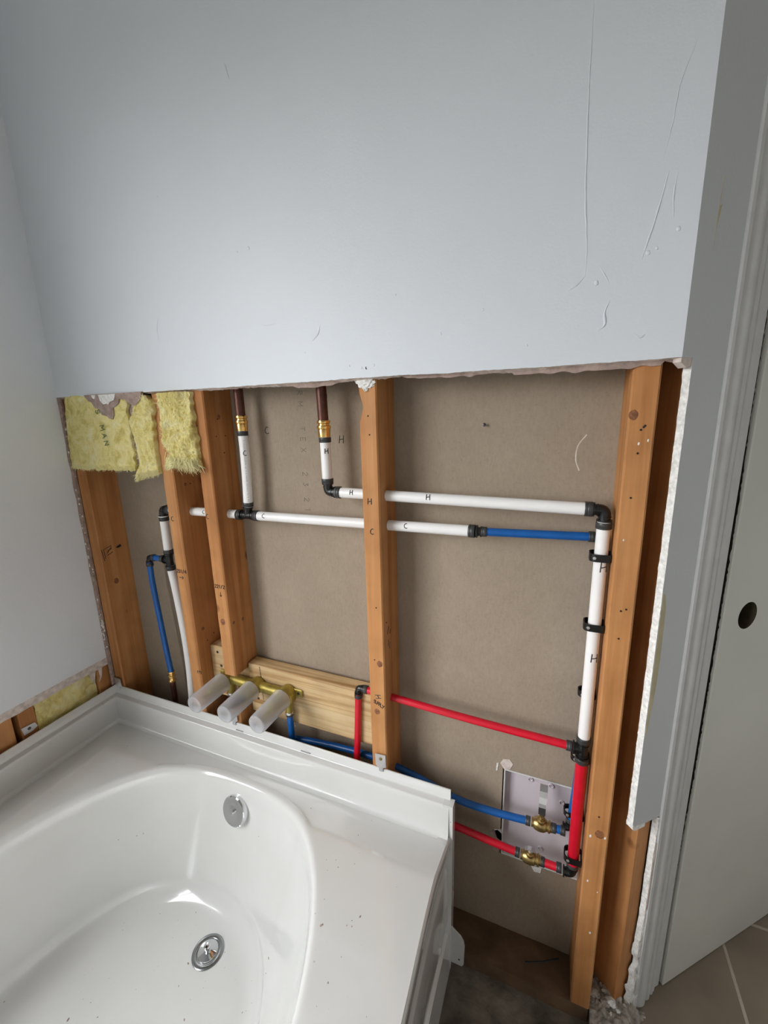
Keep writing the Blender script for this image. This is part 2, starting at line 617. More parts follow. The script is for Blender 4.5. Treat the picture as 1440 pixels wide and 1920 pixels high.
ridge([(1.2538, 1.82), (1.2545, 1.76), (1.2596, 1.605), (1.2665, 1.53), (1.2673, 1.4874)], 0.0010)
ridge([(1.36, 1.6033), (1.352, 1.56), (1.3434, 1.524), (1.338, 1.50)], 0.0012)
ridge([(1.371, 1.60), (1.368, 1.575), (1.371, 1.545)], 0.0008)
ridge([(1.3023, 1.452), (1.297, 1.435), (1.2985, 1.42), (1.290, 1.412)], 0.0016)
ridge([(1.2673, 1.489), (1.256, 1.478), (1.245, 1.472)], 0.0010)
ridge([(0.8171, 1.4662), (0.812, 1.452), (0.7976, 1.4396)], 0.0013)
ridge([(0.6505, 1.92), (0.6546, 1.905), (0.658, 1.895)], 0.0018)
ridge([(1.375, 1.74), (1.362, 1.70), (1.358, 1.66), (1.352, 1.62)], 0.0007)
ridge([(0.72, 1.48), (0.70, 1.478), (0.68, 1.481)], 0.0006)
ridge([(0.40, 1.47), (0.398, 1.50), (0.41, 1.53)], 0.0009)
ridge([(1.337, 1.405), (1.345, 1.398), (1.352, 1.402)], 0.0012)
ridge([(1.285, 1.50), (1.30, 1.475)], 0.0008)
for x, z, s in [(1.283, 1.478, .0032), (1.378, 1.532, .0028), (1.345, 1.508, .0028), (1.355, 1.512, .002), (0.668, 1.62, .0028), (0.64, 1.618, .0018), (0.90, 1.385, .0022), (0.875, 1.39, .0018), (0.925, 1.388, .002), (0.78, 1.42, .0015), (1.05, 1.43, .002), (1.12, 1.46, .0018), (0.97, 1.50, .0015), (1.19, 1.40, .0016), (0.45, 1.75, .0016)]:
    bm = NB()
    bmesh.ops.create_icosphere(bm, subdivisions=2, radius=s)
    for v_ in bm.verts:
        v_.co = Vector((x + v_.co.x * (1 + .3 * mn.noise(v_.co * 400)), v_.co.y * 0.28, z + v_.co.z * (1.2 + .3 * mn.noise(v_.co * 300))))
    obj('filler_spot', bm, 'paint_main', wall_back, True, 60)
bm = NB()
for a, b2 in [((0.9080, 1.3835), (0.9110, 1.3815)), ((0.909, 1.3862), (0.9095, 1.3815))]:
    tube(bm, [(a[0], -0.0002, a[1]), (b2[0], -0.0002, b2[1])], 0.0006, 6)
obj('pencil_tick', bm, 'ink', wall_back)


# left wall (x = 0) with window opening; lower part opened up above the tub
def strip_z(y):
    return 0.5965 + 0.0012 * mn.noise(Vector((y * 30, 3, 1)))


bm = NB()
YF = -3.0
ys = [0.0, -0.1, -0.2, -0.3, -0.4, -0.5, WIN['y1'], WIN['y0'], -1.55, -1.8]
def wquad(bm, y0, y1, z0, z1, x=0.0):
    vs = [bm.verts.new(p) for p in ((x, y0, z0), (x, y1, z0), (x, y1, z1), (x, y0, z1))]
    bm.faces.new(vs)
nseg = 120
for i in range(nseg):
    y0 = DW - (1.55 + DW) * i / nseg
    y1 = DW - (1.55 + DW) * (i + 1) / nseg
    if y0 < DW:
        pass
    vs = [bm.verts.new(p) for p in ((0, min(y0, 0.0), strip_z(y0)), (0, y1, strip_z(y1)), (0, y1, WIN['z0']), (0, min(y0, 0.0), WIN['z0']))]
    bm.faces.new(vs)
wquad(bm, -1.55, YF, 0.0, WIN['z0'])
wquad(bm, 0, WIN['y1'], WIN['z0'], WIN['z1'])
wquad(bm, WIN['y0'], YF, WIN['z0'], WIN['z1'])
wquad(bm, 0, YF, WIN['z1'], ZT)
# reveals of the window
for (a, b2) in (((0, WIN['y0'], WIN['z0']), (0, WIN['y0'], WIN['z1'])), ((0, WIN['y1'], WIN['z0']), (0, WIN['y1'], WIN['z1'])),
                ((0, WIN['y0'], WIN['z0']), (0, WIN['y1'], WIN['z0'])), ((0, WIN['y0'], WIN['z1']), (0, WIN['y1'], WIN['z1']))):
    bm.faces.new([bm.verts.new(p) for p in (a, b2, (-0.12, b2[1], b2[2]), (-0.12, a[1], a[2]))])
wall_left = obj('wall_left', bm, 'paint_left', kind='structure')
wall_left['label'] = 'pale grey painted wall on the left above the tub'
# bevelled torn strip under the left drywall
bm = NB()
for i in range(nseg):
    y0 = DW - 1.5 * i / nseg
    y1 = DW - 1.5 * (i + 1) / nseg
    def lowz(y):
        return 0.5675 + 0.0025 * mn.noise(Vector((y * 40, 1, 1)))
    a = [bm.verts.new(p) for p in ((0.0002, y0, strip_z(y0)), (0.0002, y1, strip_z(y1)), (-0.0035, y1, lowz(y1) + 0.004), (-0.0035, y0, lowz(y0) + 0.004))]
    bm.faces.new(a)
    a = [bm.verts.new(p) for p in ((-0.0035, y0, lowz(y0) + 0.004), (-0.0035, y1, lowz(y1) + 0.004), (-0.0127, y1, lowz(y1)), (-0.0127, y0, lowz(y0)))]
    bm.faces.new(a)
bmesh.ops.remove_doubles(bm, verts=bm.verts[:], dist=1e-6)
obj('cut_edge', bm, 'paper_edge', wall_left, label='pinkish torn paper strip under the left drywall')
# vertical torn strip where the main drywall was removed from the corner
bm = NB()
zz = [0.5 + (CUT - 0.5) * i / 160 for i in range(161)]
for z0, z1 in zip(zz, zz[1:]):
    def jag(z):
        return 0.001 + 0.0035 * abs(mn.noise(Vector((2, 7, z * 45)))) + 0.002 * mn.noise(Vector((2, 7, z * 200)))
    def lead(z):
        return (-0.004 * abs(mn.noise(Vector((5, 1, z * 12)))) if z > 0.58 else 0.0)
    q = [bm.verts.new(p) for p in ((0.0006, lead(z0), z0), (0.0006, lead(z1), z1), (0.0006 + jag(z1), 0.0055, z1), (0.0006 + jag(z0), 0.0055, z0))]
    bm.faces.new(q)
    q = [bm.verts.new(p) for p in ((0.0006 + jag(z0), 0.0055, z0), (0.0006 + jag(z1), 0.0055, z1), (0.001 + 0.4 * jag(z1 + 5), DW, z1), (0.001 + 0.4 * jag(z0 + 5), DW, z0))]
    bm.faces.new(q)
bmesh.ops.remove_doubles(bm, verts=bm.verts[:], dist=1e-6)
obj('torn_joint', bm, 'torn_paper', wall_left, label='brownish torn joint compound down the corner')
bm = NB()
for k in range(60):
    z = random.uniform(0.6, 1.36) if k < 34 else random.gauss(0.69, 0.018)
    s = random.uniform(0.0008, 0.0024)
    t = bmesh.new()
    bmesh.ops.create_icosphere(t, subdivisions=1, radius=s)
    t.transform(Matrix.Translation((0.003, random.uniform(0.0, 0.007), z)) @ Matrix.Diagonal((1, 1, random.uniform(0.8, 2.6), 1)))
    me = bpy.data.meshes.new('t'); t.to_mesh(me); t.free(); bm.from_mesh(me); bpy.data.meshes.remove(me)
obj('gypsum_crumbs', bm, 'gypsum', wall_left, kind='stuff')

# window in the left wall
w1 = thing('window_1', None, None, (-0.06, (WIN['y0'] + WIN['y1']) / 2, WIN['z0']), kind='structure')
bm = NB()
y0, y1, z0, z1 = WIN['y0'], WIN['y1'], WIN['z0'], WIN['z1']
for a in ((y0, y0 + .035, z0, z1), (y1 - .035, y1, z0, z1), (y0, y1, z0, z0 + .035), (y0, y1, z1 - .035, z1)):
    box(bm, -0.09, -0.04, a[0], a[1], a[2], a[3])
obj('window_frame', bm, 'trim_paint', w1)
bm = NB()
box(bm, -0.085, -0.045, (y0 + y1) / 2 - .02, (y0 + y1) / 2 + .02, z0 + .035, z1 - .035)
obj('mullion', bm, 'trim_paint', w1)

# room shell behind the camera
bm = NB()
wquad(bm, 2.4 * 0 + dg(TD, 0, 0).y, YF, 0, ZT, dg(TD, 0, 0).x)
obj('wall_right', bm, 'paint_room', kind='structure')
bm = NB()
xr = dg(TD, 0, 0).x
bm.faces.new([bm.verts.new(p) for p in ((0, YF, 0), (xr, YF, 0), (xr, YF, ZT), (0, YF, ZT))])
obj('wall_front', bm, 'paint_room', kind='structure')
bm = NB()
box(bm, -0.2, xr + .15, YF - .3, 1.4, ZT, ZT + 0.02)
obj('ceiling', bm, 'ceiling_paint', kind='structure')

# floor: raw slab, tiles towards the door
bm = NB()
def slabz(x, y):
    return -0.004 + 0.006 * mn.noise(Vector((x * 6, y * 6, 0))) + 0.003 * mn.noise(Vector((x * 25, y * 25, 3)))
def fslab(u, v_):
    x = -0.2 + u * 1.75
    y = -0.6 + v_ * 0.95
    return Vector((x, y, slabz(x, y)))
grid(bm, 130, 70, fslab)
bm.faces.new([bm.verts.new(p) for p in ((-0.2, -0.6, -0.004), (-0.2, YF, -0.004), (xr, YF, -0.004), (xr, -0.6, -0.004))][::-1])
bm.faces.new([bm.verts.new(p) for p in ((1.55, -0.6, -0.012), (xr, -0.6, -0.012), (xr, 1.3, -0.012), (1.55, 1.3, -0.012))])
floor = obj('floor', bm, 'concrete', kind='structure')
floor['label'] = 'raw dusty concrete slab with beige tiles beside the door'
bm = NB()
bm.faces.new([bm.verts.new(p) for p in ((1.50, -1.2, 0.0012), (xr, -1.2, 0.0012), (xr, 1.3, 0.0012), (1.50, 1.3, 0.0012))])
obj('grout', bm, 'grout', floor)
tile_me = None
ta = math.radians(-3)
for i in range(3):
    for j in range(7):
        ox = 1.3785 + 0.318 * i
        oy = -0.91 + 0.318 * j
        if i == 0 and oy > 0.5:
            continue
        if tile_me is None:
            bm = NB()
            box(bm, -0.1565, 0.1565, -0.1565, 0.1565, -0.009, 0.0, 0.0015)
            me = bpy.data.meshes.new('tile'); bm.to_mesh(me); bm.free()
            me.materials.append(MATS['tile'])
            tile_me = me
        t = bpy.data.objects.new('tile', tile_me)
        COL.objects.link(t)
        t.parent = floor
        t.location = Vector((ox + 0.159, oy + 0.159, 0.002 + 0.0004 * ((i * 3 + j) % 3))) - wloc(floor)

# kraft drywall at the back of the cavity, with an opening for the access tray
bm = NB()
KY = 0.1017
AX0, AX1, AZ0, AZ1 = 1.172, 1.392, 0.262, 0.506
for a in ((-0.11, AX0, 0.0, ZT), (AX1, 1.475, 0.0, ZT), (AX0, AX1, 0.0, AZ0), (AX0, AX1, AZ1, ZT)):
    box(bm, a[0], a[1], KY, KY + DW, a[2], a[3])
wall_far = obj('wall_far', bm, 'kraft_board', kind='structure')
wall_far['label'] = 'tan kraft-paper back of the next room\'s drywall seen through the studs'
for txt_, z_, ad_ in (('RM', 1.357, 1.75), ('TEX', 1.277, 1.80), ('23', 1.172, 1.85), ('21', 1.110, 1.85)):
    write(txt_, plane_map((0.6885, KY, z_), (0, 0, -1), (1, 0, 0)), 0.0135, 'faint_ink', wall_far, 'printed_lettering', 0.0006, adv=ad_)
write('C', plane_map((0.5895, KY, 1.262), (1, 0, .05), (0, 0, 1)), 0.016, 'ink', wall_far)
write('H', plane_map((0.790, KY, 1.240), (1, 0, 0), (0.1, 0, 1)), 0.017, 'ink', wall_far)
bm = NB()
for x, z in [(0.655, 1.262), (0.60, 1.225), (0.565, 1.315), (0.66, 1.045), (0.61, 0.99), (0.79, 0.935), (0.735, 1.02), (0.70, 1.16), (0.56, 0.785), (1.0, 1.0), (1.18, 1.3), (1.22, 1.22), (1.0, 0.7), (0.98, 1.25), (0.72, 0.80), (1.24, 0.98), (1.1, 0.95)]:
    lathe(bm, (x, KY + 0.0005, z), (0, -1, 0), [(0, random.uniform(.0010, .0022)), (0.0008, .0010)], 8)
obj('nail_dimple', bm, 'torn_paper', wall_far, kind='stuff')
bm = NB()
lathe(bm, (1.110, KY + 0.001, 1.2745), (0.15, -1, 0.1), [(0, .0018), (0.007, .0014), (0.007, .0030), (0.0085, .0034), (0.0095, .001)], 12)
obj('screw_tip', bm, 'screw_metal', wall_far, True)
bm = NB()
tube(bm, smoothpath([(1.291, KY, 1.255), (1.278, KY, 1.235), (1.276, KY, 1.21), (1.283, KY, 1.19)], 8), 0.0012, 6)
for v_ in bm.verts:
    v_.co.y = KY + (v_.co.y - KY) * 0.2
obj('chalk_smear', bm, 'paper_edge', wall_far, True)
# torn spots around the tray hole
for poly, mat, nm in [
    ([(1.166, .518), (1.172, .530), (1.186, .534), (1.194, .524), (1.188, .508), (1.176, .503)], 'paper_edge', 'torn_paper'),
    ([(1.158, .515), (1.162, .517), (1.160, .496), (1.157, .495)], 'gypsum', 'torn_paper'),
    ([(1.150, .318), (1.166, .330), (1.176, .322), (1.176, .28), (1.166, .262), (1.152, .272), (1.156, .295)], 'torn_paper', 'torn_paper'),
    ([(1.158, .328), (1.174, .332), (1.178, .300), (1.166, .305)], 'gypsum', 'gypsum_chunk'),
    ([(1.245, .258), (1.268, .262), (1.266, .247), (1.252, .245)], 'gypsum', 'gypsum_chunk'),
]:
    bm = NB()
    prism(bm, poly, lambda u, v_: Vector((u, KY - 0.0012, v_)), lambda u, v_: Vector((u, KY + 0.003, v_)))
    obj(nm, bm, mat, wall_far)

# angled wall: drywall skin
bm = NB()
T0 = 0.0224
TA, TB = 0.0960, 0.186 + 0.72      # door opening along the angled wall
def dface(bm, t0, t1, z0, z1, n=0.0):
    bm.faces.new([bm.verts.new(dg(t, n, z)) for t, z in ((t0, z0), (t1, z0), (t1, z1), (t0, z1))])
dface(bm, 0.0, TA, CUT, ZT)
dface(bm, TA, TB, 2.12, ZT)
dface(bm, TB, TD, 0, ZT)
# jagged left edge of the leftover strip
zs = [0.532 + (CUT - 0.532) * i / 150 for i in range(151)]
def jl(z):
    return T0 + 0.0010 * mn.noise(Vector((z * 40, 2, 2))) + 0.0006 * mn.noise(Vector((z * 190, 2, 2)))
def jb(z):
    return T0 + 0.0010 + 0.0014 * mn.noise(Vector((z * 33, 6, 2))) + 0.0012 * mn.noise(Vector((z * 170, 2, 7)))
for a, b2 in zip(zs, zs[1:]):
    bm.faces.new([bm.verts.new(dg(t, 0, z)) for t, z in ((jl(a), a), (TA, a), (TA, b2), (jl(b2), b2))])
bmesh.ops.remove_doubles(bm, verts=bm.verts[:], dist=1e-6)
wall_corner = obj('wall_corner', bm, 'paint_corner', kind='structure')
wall_corner['label'] = 'grey painted angled wall beside the door'
bm = NB()
for a, b2 in zip(zs, zs[1:]):
    bm.faces.new([bm.verts.new(p) for p in (dg(jl(a), 0, a), dg(jl(b2), 0, b2), dg(jb(b2), -DW, b2), dg(jb(a), -DW, a))])
    bm.faces.new([bm.verts.new(p) for p in (dg(jb(a), -DW, a), dg(jb(b2), -DW, b2), dg(0.1, -DW, b2), dg(0.1, -DW, a))])
bm.faces.new([bm.verts.new(p) for p in (dg(T0, 0, .532), dg(0.1, 0, .532), dg(0.1, -DW, .532), dg(T0, -DW, .532))])
bmesh.ops.remove_doubles(bm, verts=bm.verts[:], dist=1e-6)
obj('gypsum_edge', bm, 'gypsum', wall_corner, label='bright white sawn gypsum edge')
# notch of broken gypsum at the top of the cut
bm = NB()
prism(bm, [(0.0, 0), (0.0215, 0), (0.0215, -0.010), (0.012, -0.0135), (0.0, -0.006)], lambda u, v_: dg(u, -0.0005, CUT + v_), lambda u, v_: dg(u, -DW, CUT + v_))
obj('broken_corner', bm, 'paper_edge', wall_corner)
bm = NB()
prism(bm, [(T0 + .0005, 0.549), (T0 + 0.006, 0.5455), (0.055, 0.541), (0.055, 0.5335), (0.03, 0.5335), (T0 + .001, 0.5385)], lambda u, v_: dg(u, 0.0006, v_ - .008), lambda u, v_: dg(u, -DW - .001, v_ - .008))
obj('broken_corner', bm, 'gypsum', wall_corner)
# rough plaster strip next to the casing, below the leftover drywall
bm = NB()
zs2 = [0.0 + 0.53 * i / 60 for i in range(61)]
def lb(z):
    base = 0.089 - 0.011 * max(0, (0.30 - z) / 0.30)
    return base + 0.003 * mn.noise(Vector((z * 25, 1, 0))) + (0.012 * mn.noise(Vector((z * 30, 5, 0))) if z < 0.22 else 0.0)
rows = []
for z in zs2:
    amp = 0.004 * max(0, 1 - z / 0.3) + 0.0006
    rows.append([bm.verts.new(dg(lb(z) + (0.101 - lb(z)) * k / 6, 0.001 + amp * mn.noise(Vector((z * 60, k * 1.7, 3))) * 2 - (0.010 if k == 0 else 0.0), z)) for k in range(7)])
for a, b2 in zip(rows, rows[1:]):
    for k in range(6):
        bm.faces.new((a[k], a[k + 1], b2[k + 1], b2[k]))
obj('rough_plaster', bm, 'gypsum', wall_corner, True, 60, label='crumbling white plaster strip beside the door casing')
bm = NB()
prism(bm, [(0.093, .47), (0.0936, .44), (0.0925, .36), (0.0915, .30), (0.0925, .30), (0.0942, .36), (0.0945, .44)], lambda u, v_: dg(u, 0.0025, v_), lambda u, v_: dg(u, 0.001, v_))
obj('crack', bm, 'torn_paper', wall_corner)
# brown stain on the leftover strip and scar higher up
bm = NB()
st = [(T0 + .002, 1.005), (0.030, 1.00), (0.0345, .975), (0.036, .93), (0.037, .88), (0.036, .84), (0.0335, .80), (0.030, .77), (0.0275, .74), (T0 + .002, .735)]
prism(bm, st, lambda u, v_: dg(u, 0.0003, v_), lambda u, v_: dg(u, -0.001, v_))
obj('water_stain', bm, 'stain', wall_corner)
bm = NB()
prism(bm, [(0.0355, 1.558), (0.041, 1.562), (0.0385, 1.548), (0.0355, 1.535), (0.0345, 1.505), (0.0345, 1.535)], lambda u, v_: dg(u, 0.0003, v_), lambda u, v_: dg(u, -0.001, v_))
tube(bm, [dg(0.036, 0, 1.556), dg(0.0365, 0, 1.58), dg(0.0375, 0, 1.595)], 0.0005, 6)
obj('paint_scar', bm, 'stain', wall_corner)

# casing of the door opening (profiled), jambs
CAS = [(0.0945, -0.0130), (0.0945, 0.0015), (0.0965, 0.0035), (0.1030, 0.0038), (0.1060, 0.0020), (0.1085, -0.0020), (0.1120, -0.0022), (0.1150, 0.0005), (0.1230, 0.0030), (0.1300, 0.0028),
       (0.1345, 0.0010), (0.1370, -0.0030), (0.1400, -0.0035), (0.1425, -0.0010), (0.1490, -0.0005), (0.1525, -0.0022), (0.1550, -0.0058), (0.1580, -0.0060), (0.1600, -0.0040), (0.1650, -0.0040), (0.1670, -0.0062), (0.1730, -0.0066), (0.1750, -0.0080), (0.1750, -0.0130)]
trim = thing('trim_1', 'grey painted moulded casing around the door', None, dg(0.13, 0, 0), kind='structure')
bm = NB()
prism(bm, CAS, lambda t, n: dg(t, n, -0.02), lambda t, n: dg(t, n, 2.12))
obj('left_casing', bm, 'trim_paint', trim, True, 28)
bm = NB()
prism(bm, [(TB + 0.10 - t, n) for t, n in CAS], lambda t, n: dg(t, n, 0.0), lambda t, n: dg(t, n, 2.12))
obj('right_casing', bm, 'trim_paint', trim, True, 28)
bm = NB()
prism(bm, CAS, lambda t, n: dg(0.175, n, 2.04 + (0.175 - t)), lambda t, n: dg(TB - 0.07, n, 2.04 + (0.175 - t)))
obj('head_casing', bm, 'trim_paint', trim, True, 28)
bm = NB()
prism(bm, [(0.1750, -0.11), (0.1925, -0.11), (0.1925, -0.0115), (0.1915, -0.0105), (0.1750, -0.0105)], lambda t, n: dg(t, n, 0.0), lambda t, n: dg(t, n, 2.05))
obj('jamb', bm, 'trim_paint', trim)
bm = NB()
prism(bm, [(0.1925, -0.11), (0.204, -0.11), (0.204, -0.048), (0.1925, -0.048)], lambda t, n: dg(t, n, 0.0), lambda t, n: dg(t, n, 2.05))
obj('door_stop', bm, 'trim_paint', trim)

# door slab with bored knob hole
door = thing('door_1', 'plain off-white door with an empty bored knob hole', None, dg(0.5, -0.02, 0.012), kind='structure')
bm = NB()
DT0, DT1, DZ0, DZ1 = 0.1980, 0.90, 0.005, 2.03
DN = -0.0050
HT, HZ, HR = 0.2690, 0.914, 0.027
seg = 40
def sstep_(a, b2, x):
    t = min(1, max(0, (x - a) / (b2 - a)))
    return t * t * (3 - 2 * t)
def door_face(n):
    # face with a round hole: ring around the hole joined to a square, then big quads
    S = 0.05
    hole = [bm.verts.new(dg(HT + HR * math.cos(2 * PI * k / seg), n, HZ + HR * math.sin(2 * PI * k / seg))) for k in range(seg)]
    sq = []
    for k in range(seg):
        a = 2 * PI * k / seg
        m_ = max(abs(math.cos(a)), abs(math.sin(a)))
        sq.append(bm.verts.new(dg(HT + S * math.cos(a) / m_, n, HZ + S * math.sin(a) / m_)))
    for k in range(seg):
        bm.faces.new((hole[k], hole[(k + 1) % seg], sq[(k + 1) % seg], sq[k]))
    for t0, t1, z0, z1 in ((DT0 + 0.003, HT - S, DZ0, DZ1), (HT + S, DT1, DZ0, DZ1), (HT - S, HT + S, DZ0, HZ - S), (HT - S, HT + S, HZ + S, DZ1)):
        bm.faces.new([bm.verts.new(dg(t, n, z)) for t, z in ((t0, z0), (t1, z0), (t1, z1), (t0, z1))])
    return hole
h0 = door_face(DN)
h1 = door_face(-0.0400)
for (n0, t0), (n1, t1) in (((DN, DT0 + .003), (DN - .001, DT0)), ((DN - .001, DT0), (-0.0400, DT0)), ((-0.0400, DT0), (-0.0400, DT0 + .003)), ((DN, DT1), (-0.0400, DT1))):
    bm.faces.new([bm.verts.new(p) for p in (dg(t0, n0, DZ0), dg(t0, n0, DZ1), dg(t1, n1, DZ1), dg(t1, n1, DZ0))])
bm.faces.new([bm.verts.new(p) for p in (dg(DT0, DN, DZ0), dg(DT1, DN, DZ0), dg(DT1, -.0400, DZ0), dg(DT0, -.0400, DZ0))])
bmesh.ops.remove_doubles(bm, verts=bm.verts[:], dist=1e-6)
bmesh.ops.recalc_face_normals(bm, faces=bm.faces[:])
slab = obj('door_slab', bm, 'door_paint', door)
bm = NB()
vv = [[bm.verts.new(dg(HT + HR * math.cos(2 * PI * k / seg), n, HZ + HR * math.sin(2 * PI * k / seg))) for k in range(seg)] for n in (DN, -0.0400)]
for k in range(seg):
    bm.faces.new((vv[0][k], vv[0][(k + 1) % seg], vv[1][(k + 1) % seg], vv[1][k]))
obj('knob_hole', bm, 'raw_wood_edge', door, True, label='raw round bore for the missing knob')
# unpainted dark strip along the edge of the door, with a jagged paint line
bm = NB()
for i in range(400):
    z0, z1 = DZ0 + 0.02 + 1.95 * i / 400, DZ0 + 0.02 + 1.95 * (i + 1) / 400
    def pl_(z):
        w_ = 0.0016 * mn.noise(Vector((z * 160, 0, 3))) + 0.0012 * mn.noise(Vector((z * 60, 0, 3)))
        return -0.0100 + w_ - 0.0045 * sstep_(0.62, 0.30, z) - 0.003 * sstep_(1.12, 1.3, z)
    bm.faces.new([bm.verts.new(p) for p in (dg(DT0 - .0002, pl_(z0), z0), dg(DT0 - .0002, pl_(z1), z1), dg(DT0 - .0002, -.039, z1), dg(DT0 - .0002, -.039, z0))])
bmesh.ops.remove_doubles(bm, verts=bm.verts[:], dist=1e-6)
obj('bare_edge', bm, 'hole_dark', door)
# dark room behind the door
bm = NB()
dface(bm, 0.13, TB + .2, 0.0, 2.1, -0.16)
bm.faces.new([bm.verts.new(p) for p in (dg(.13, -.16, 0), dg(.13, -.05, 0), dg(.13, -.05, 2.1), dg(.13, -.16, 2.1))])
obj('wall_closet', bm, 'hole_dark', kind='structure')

# sole plate at the bottom of the cavity
bm = NB()
rnd = random.Random(3)
nx, ny = 60, 8
def plate(u, v_):
    x = 0.0 + u * 1.378
    y = 0.014 + v_ * 0.087
    return Vector((x, y, 0.036 + 0.003 * mn.noise(Vector((x * 16, y * 30, 0)))))
grid(bm, nx, ny, plate)
for i in range(nx):
    x0, x1 = 1.378 * i / nx, 1.378 * (i + 1) / nx
    a, b2 = plate(i / nx, 0), plate((i + 1) / nx, 0)
    bm.faces.new([bm.verts.new(p) for p in (a, b2, (x1, 0.0135, -0.01), (x0, 0.0135, -0.01))][::-1])
sp_ = obj('sole_plate', bm, 'plate_wood')
tag(sp_, 'dusty dark wooden bottom plate lying on the slab under the studs', 'plate')


# ------------------------------------------------------------------ studs
def stud(x0, z0, z1, label, y0=DW, y1=KY - 0.0004, w=0.038, notch=None, seed=0, bow=0.0, group='old wall studs'):
    root = thing('wall_stud', label, 'stud', (x0 + w / 2, (y0 + y1) / 2, z0), group)
    bm = NB()
    n = 60
    rr = random.Random(seed)
    ch = 0.0028
    rows_ = []
    for i in range(n + 1):
        z = z0 + (z1 - z0) * i / n
        dx = bow * math.sin(PI * (z - z0) / (z1 - z0)) + 0.0006 * mn.noise(Vector((seed, 0, z * 6)))
        e = 0.0012 * mn.noise(Vector((seed + 5, 3, z * 22)))
        nl = 0.0
        if notch and notch[0] < z < notch[1]:
            t = (z - notch[0]) / (notch[1] - notch[0])
            nl = 0.007 * math.sin(PI * t) ** 0.7
        prof = [(x0 + nl, y0 + ch + e + nl * 1.5), (x0 + ch + nl + e, y0), (x0 + w - ch, y0), (x0 + w, y0 + ch), (x0 + w, y1), (x0, y1)]
        rows_.append([bm.verts.new((a + dx, b2, z)) for a, b2 in prof])
    for a, b2 in zip(rows_, rows_[1:]):
        for k in range(6):
            bm.faces.new((a[k], a[(k + 1) % 6], b2[(k + 1) % 6], b2[k]))
    bm.faces.new(rows_[0][::-1])
    bm.faces.new(rows_[-1])
    bmesh.ops.recalc_face_normals(bm, faces=bm.faces[:])
    obj('timber', bm, 'stud_wood', root, True, 25)
    return root


def nails(root, pts, r=0.0016):
    bm = NB()
    for x, y, z, nx_, ny_ in pts:
        lathe(bm, (x, y, z), (nx_, ny_, 0), [(-0.0005, r), (0.0006, r * 0.9), (0.0009, r * .5)], 8)
    obj('nail_holes', bm, 'hole_dark', root, True, kind='stuff')


s1 = stud(0.0015, 0.037, 1.60, 'corner stud in the left corner, mostly behind yellow insulation', w=0.0385, seed=1)
s2 = stud(0.3337, 0.037, 1.60, 'orange stud with the handwritten 20 1/4, left of the hanging cut-off stud', seed=2)
s3 = stud(0.4578, 0.638, 1.60, 'orange stud with the handwritten 22 1/2, sawn off above the brass valve', seed=3)
s3b = stud(0.4578, 0.037, 0.545, 'short lower stub of the sawn-off stud, behind the clear plastic sleeves', seed=4, group=None)
s4 = stud(0.8852, 0.037, 1.60, 'orange stud in the middle between the two wide bays, pipes running through it', notch=(1.29, 1.34), seed=5)
s5 = stud(1.3423, 0.037, 1.60, 'orange stud on the right that the white and red riser is clamped to', seed=6)

# corner stud turned with the angled wall
def cstud(t0, t1, n0, n1, label, z0=-0.004, z1=1.6, grp=None):
    root = thing('wall_stud', label, 'stud', dg((t0 + t1) / 2, (n0 + n1) / 2, z0), grp)
    bm = NB()
    prism(bm, [(t0, n0 - .003), (t0 + .003, n0), (t1 - .003, n0), (t1, n0 - .003), (t1, n1), (t0, n1)], lambda t, n: dg(t, n, z0), lambda t, n: dg(t, n, z1))
    obj('timber', bm, 'stud_wood', root)
    return root


s6 = cstud(0.056, 0.0935, -DW - 0.0005, -0.11, 'shadowed stud at the angled corner, right of the clamped riser stud')

# markings on the studs
write('C', plane_map((0.3433, DW, 1.050), (1, 0, 0), (0, 0, 1)), 0.0115, 'ink', s2)
write('C', plane_map((0.4617, DW, 1.064), (1, 0, 0), (0, 0, 1)), 0.0115, 'ink', s3)
write('H', plane_map((0.8975, DW, 1.124), (1, 0, 0), (0, 0, 1)), 0.0125, 'ink', s4)
write('C', plane_map((0.900, DW, 1.062), (1, 0, 0), (0.05, 0, 1)), 0.0115, 'ink', s4)
write('201/4', plane_map((0.3365, DW, 0.910), (1, 0, 0), (0, 0, 1)), 0.0095, 'ink', s2, adv=0.72)
write('>', plane_map((0.343, DW, 0.890), (1, 0, 0), (0, 0, 1)), 0.014, 'ink', s2)
write('E', plane_map((0.361, DW, 0.625), (0, 0, -1), (1, 0, 0)), 0.012, 'ink', s2)
write('221/2', plane_map((0.4625, DW, 0.885), (1, 0, 0), (0, 0, 1)), 0.0088, 'ink', s3, adv=0.74)
write('v', plane_map((0.475, DW, 0.862), (1, 0, 0), (0, 0, 1)), 0.012, 'ink', s3)
write('H', plane_map((0.8985, DW, 0.6865), (0.25, 0, -1), (1, 0, 0.25)), 0.013, 'ink', s4)
write('SUPPLY', plane_map((0.894, DW, 0.667), (1, 0, -0.45), (0.2, 0, 1)), 0.0085, 'ink', s4, r=0.0009, adv=0.52)
m1 = plane_map((0.040, 0.014, 0.905), (0, 1, 0), (0, 0, 1))
bm = NB()
for st in [[(0.004, .035), (0.008, 0.0)], [(0.012, 0.006), (0.010, .034), (0.034, 0.040)], [(0.018, .020), (0.024, .028), (0.034, .030)], [(0.020, .022), (0.034, .036)], [(0.018, .014), (.036, .020)]]:
    tube(bm, [m1(*p) for p in st], 0.0009, 6)
obj('carpenter_mark', bm, 'ink', s1, True)
bm = NB()
prism(bm, [(0.046, .030), (0.055, .034), (0.062, .037), (0.064, .029), (0.054, .027)], lambda u, v_: m1(u, v_), lambda u, v_: m1(u, v_) + Vector((0.0003, 0, 0)))
obj('carpenter_mark', bm, 'ink', s1)
m4 = plane_map((0.9232, 0.030, 0.80), (0, 1, 0), (0, 0, 1))
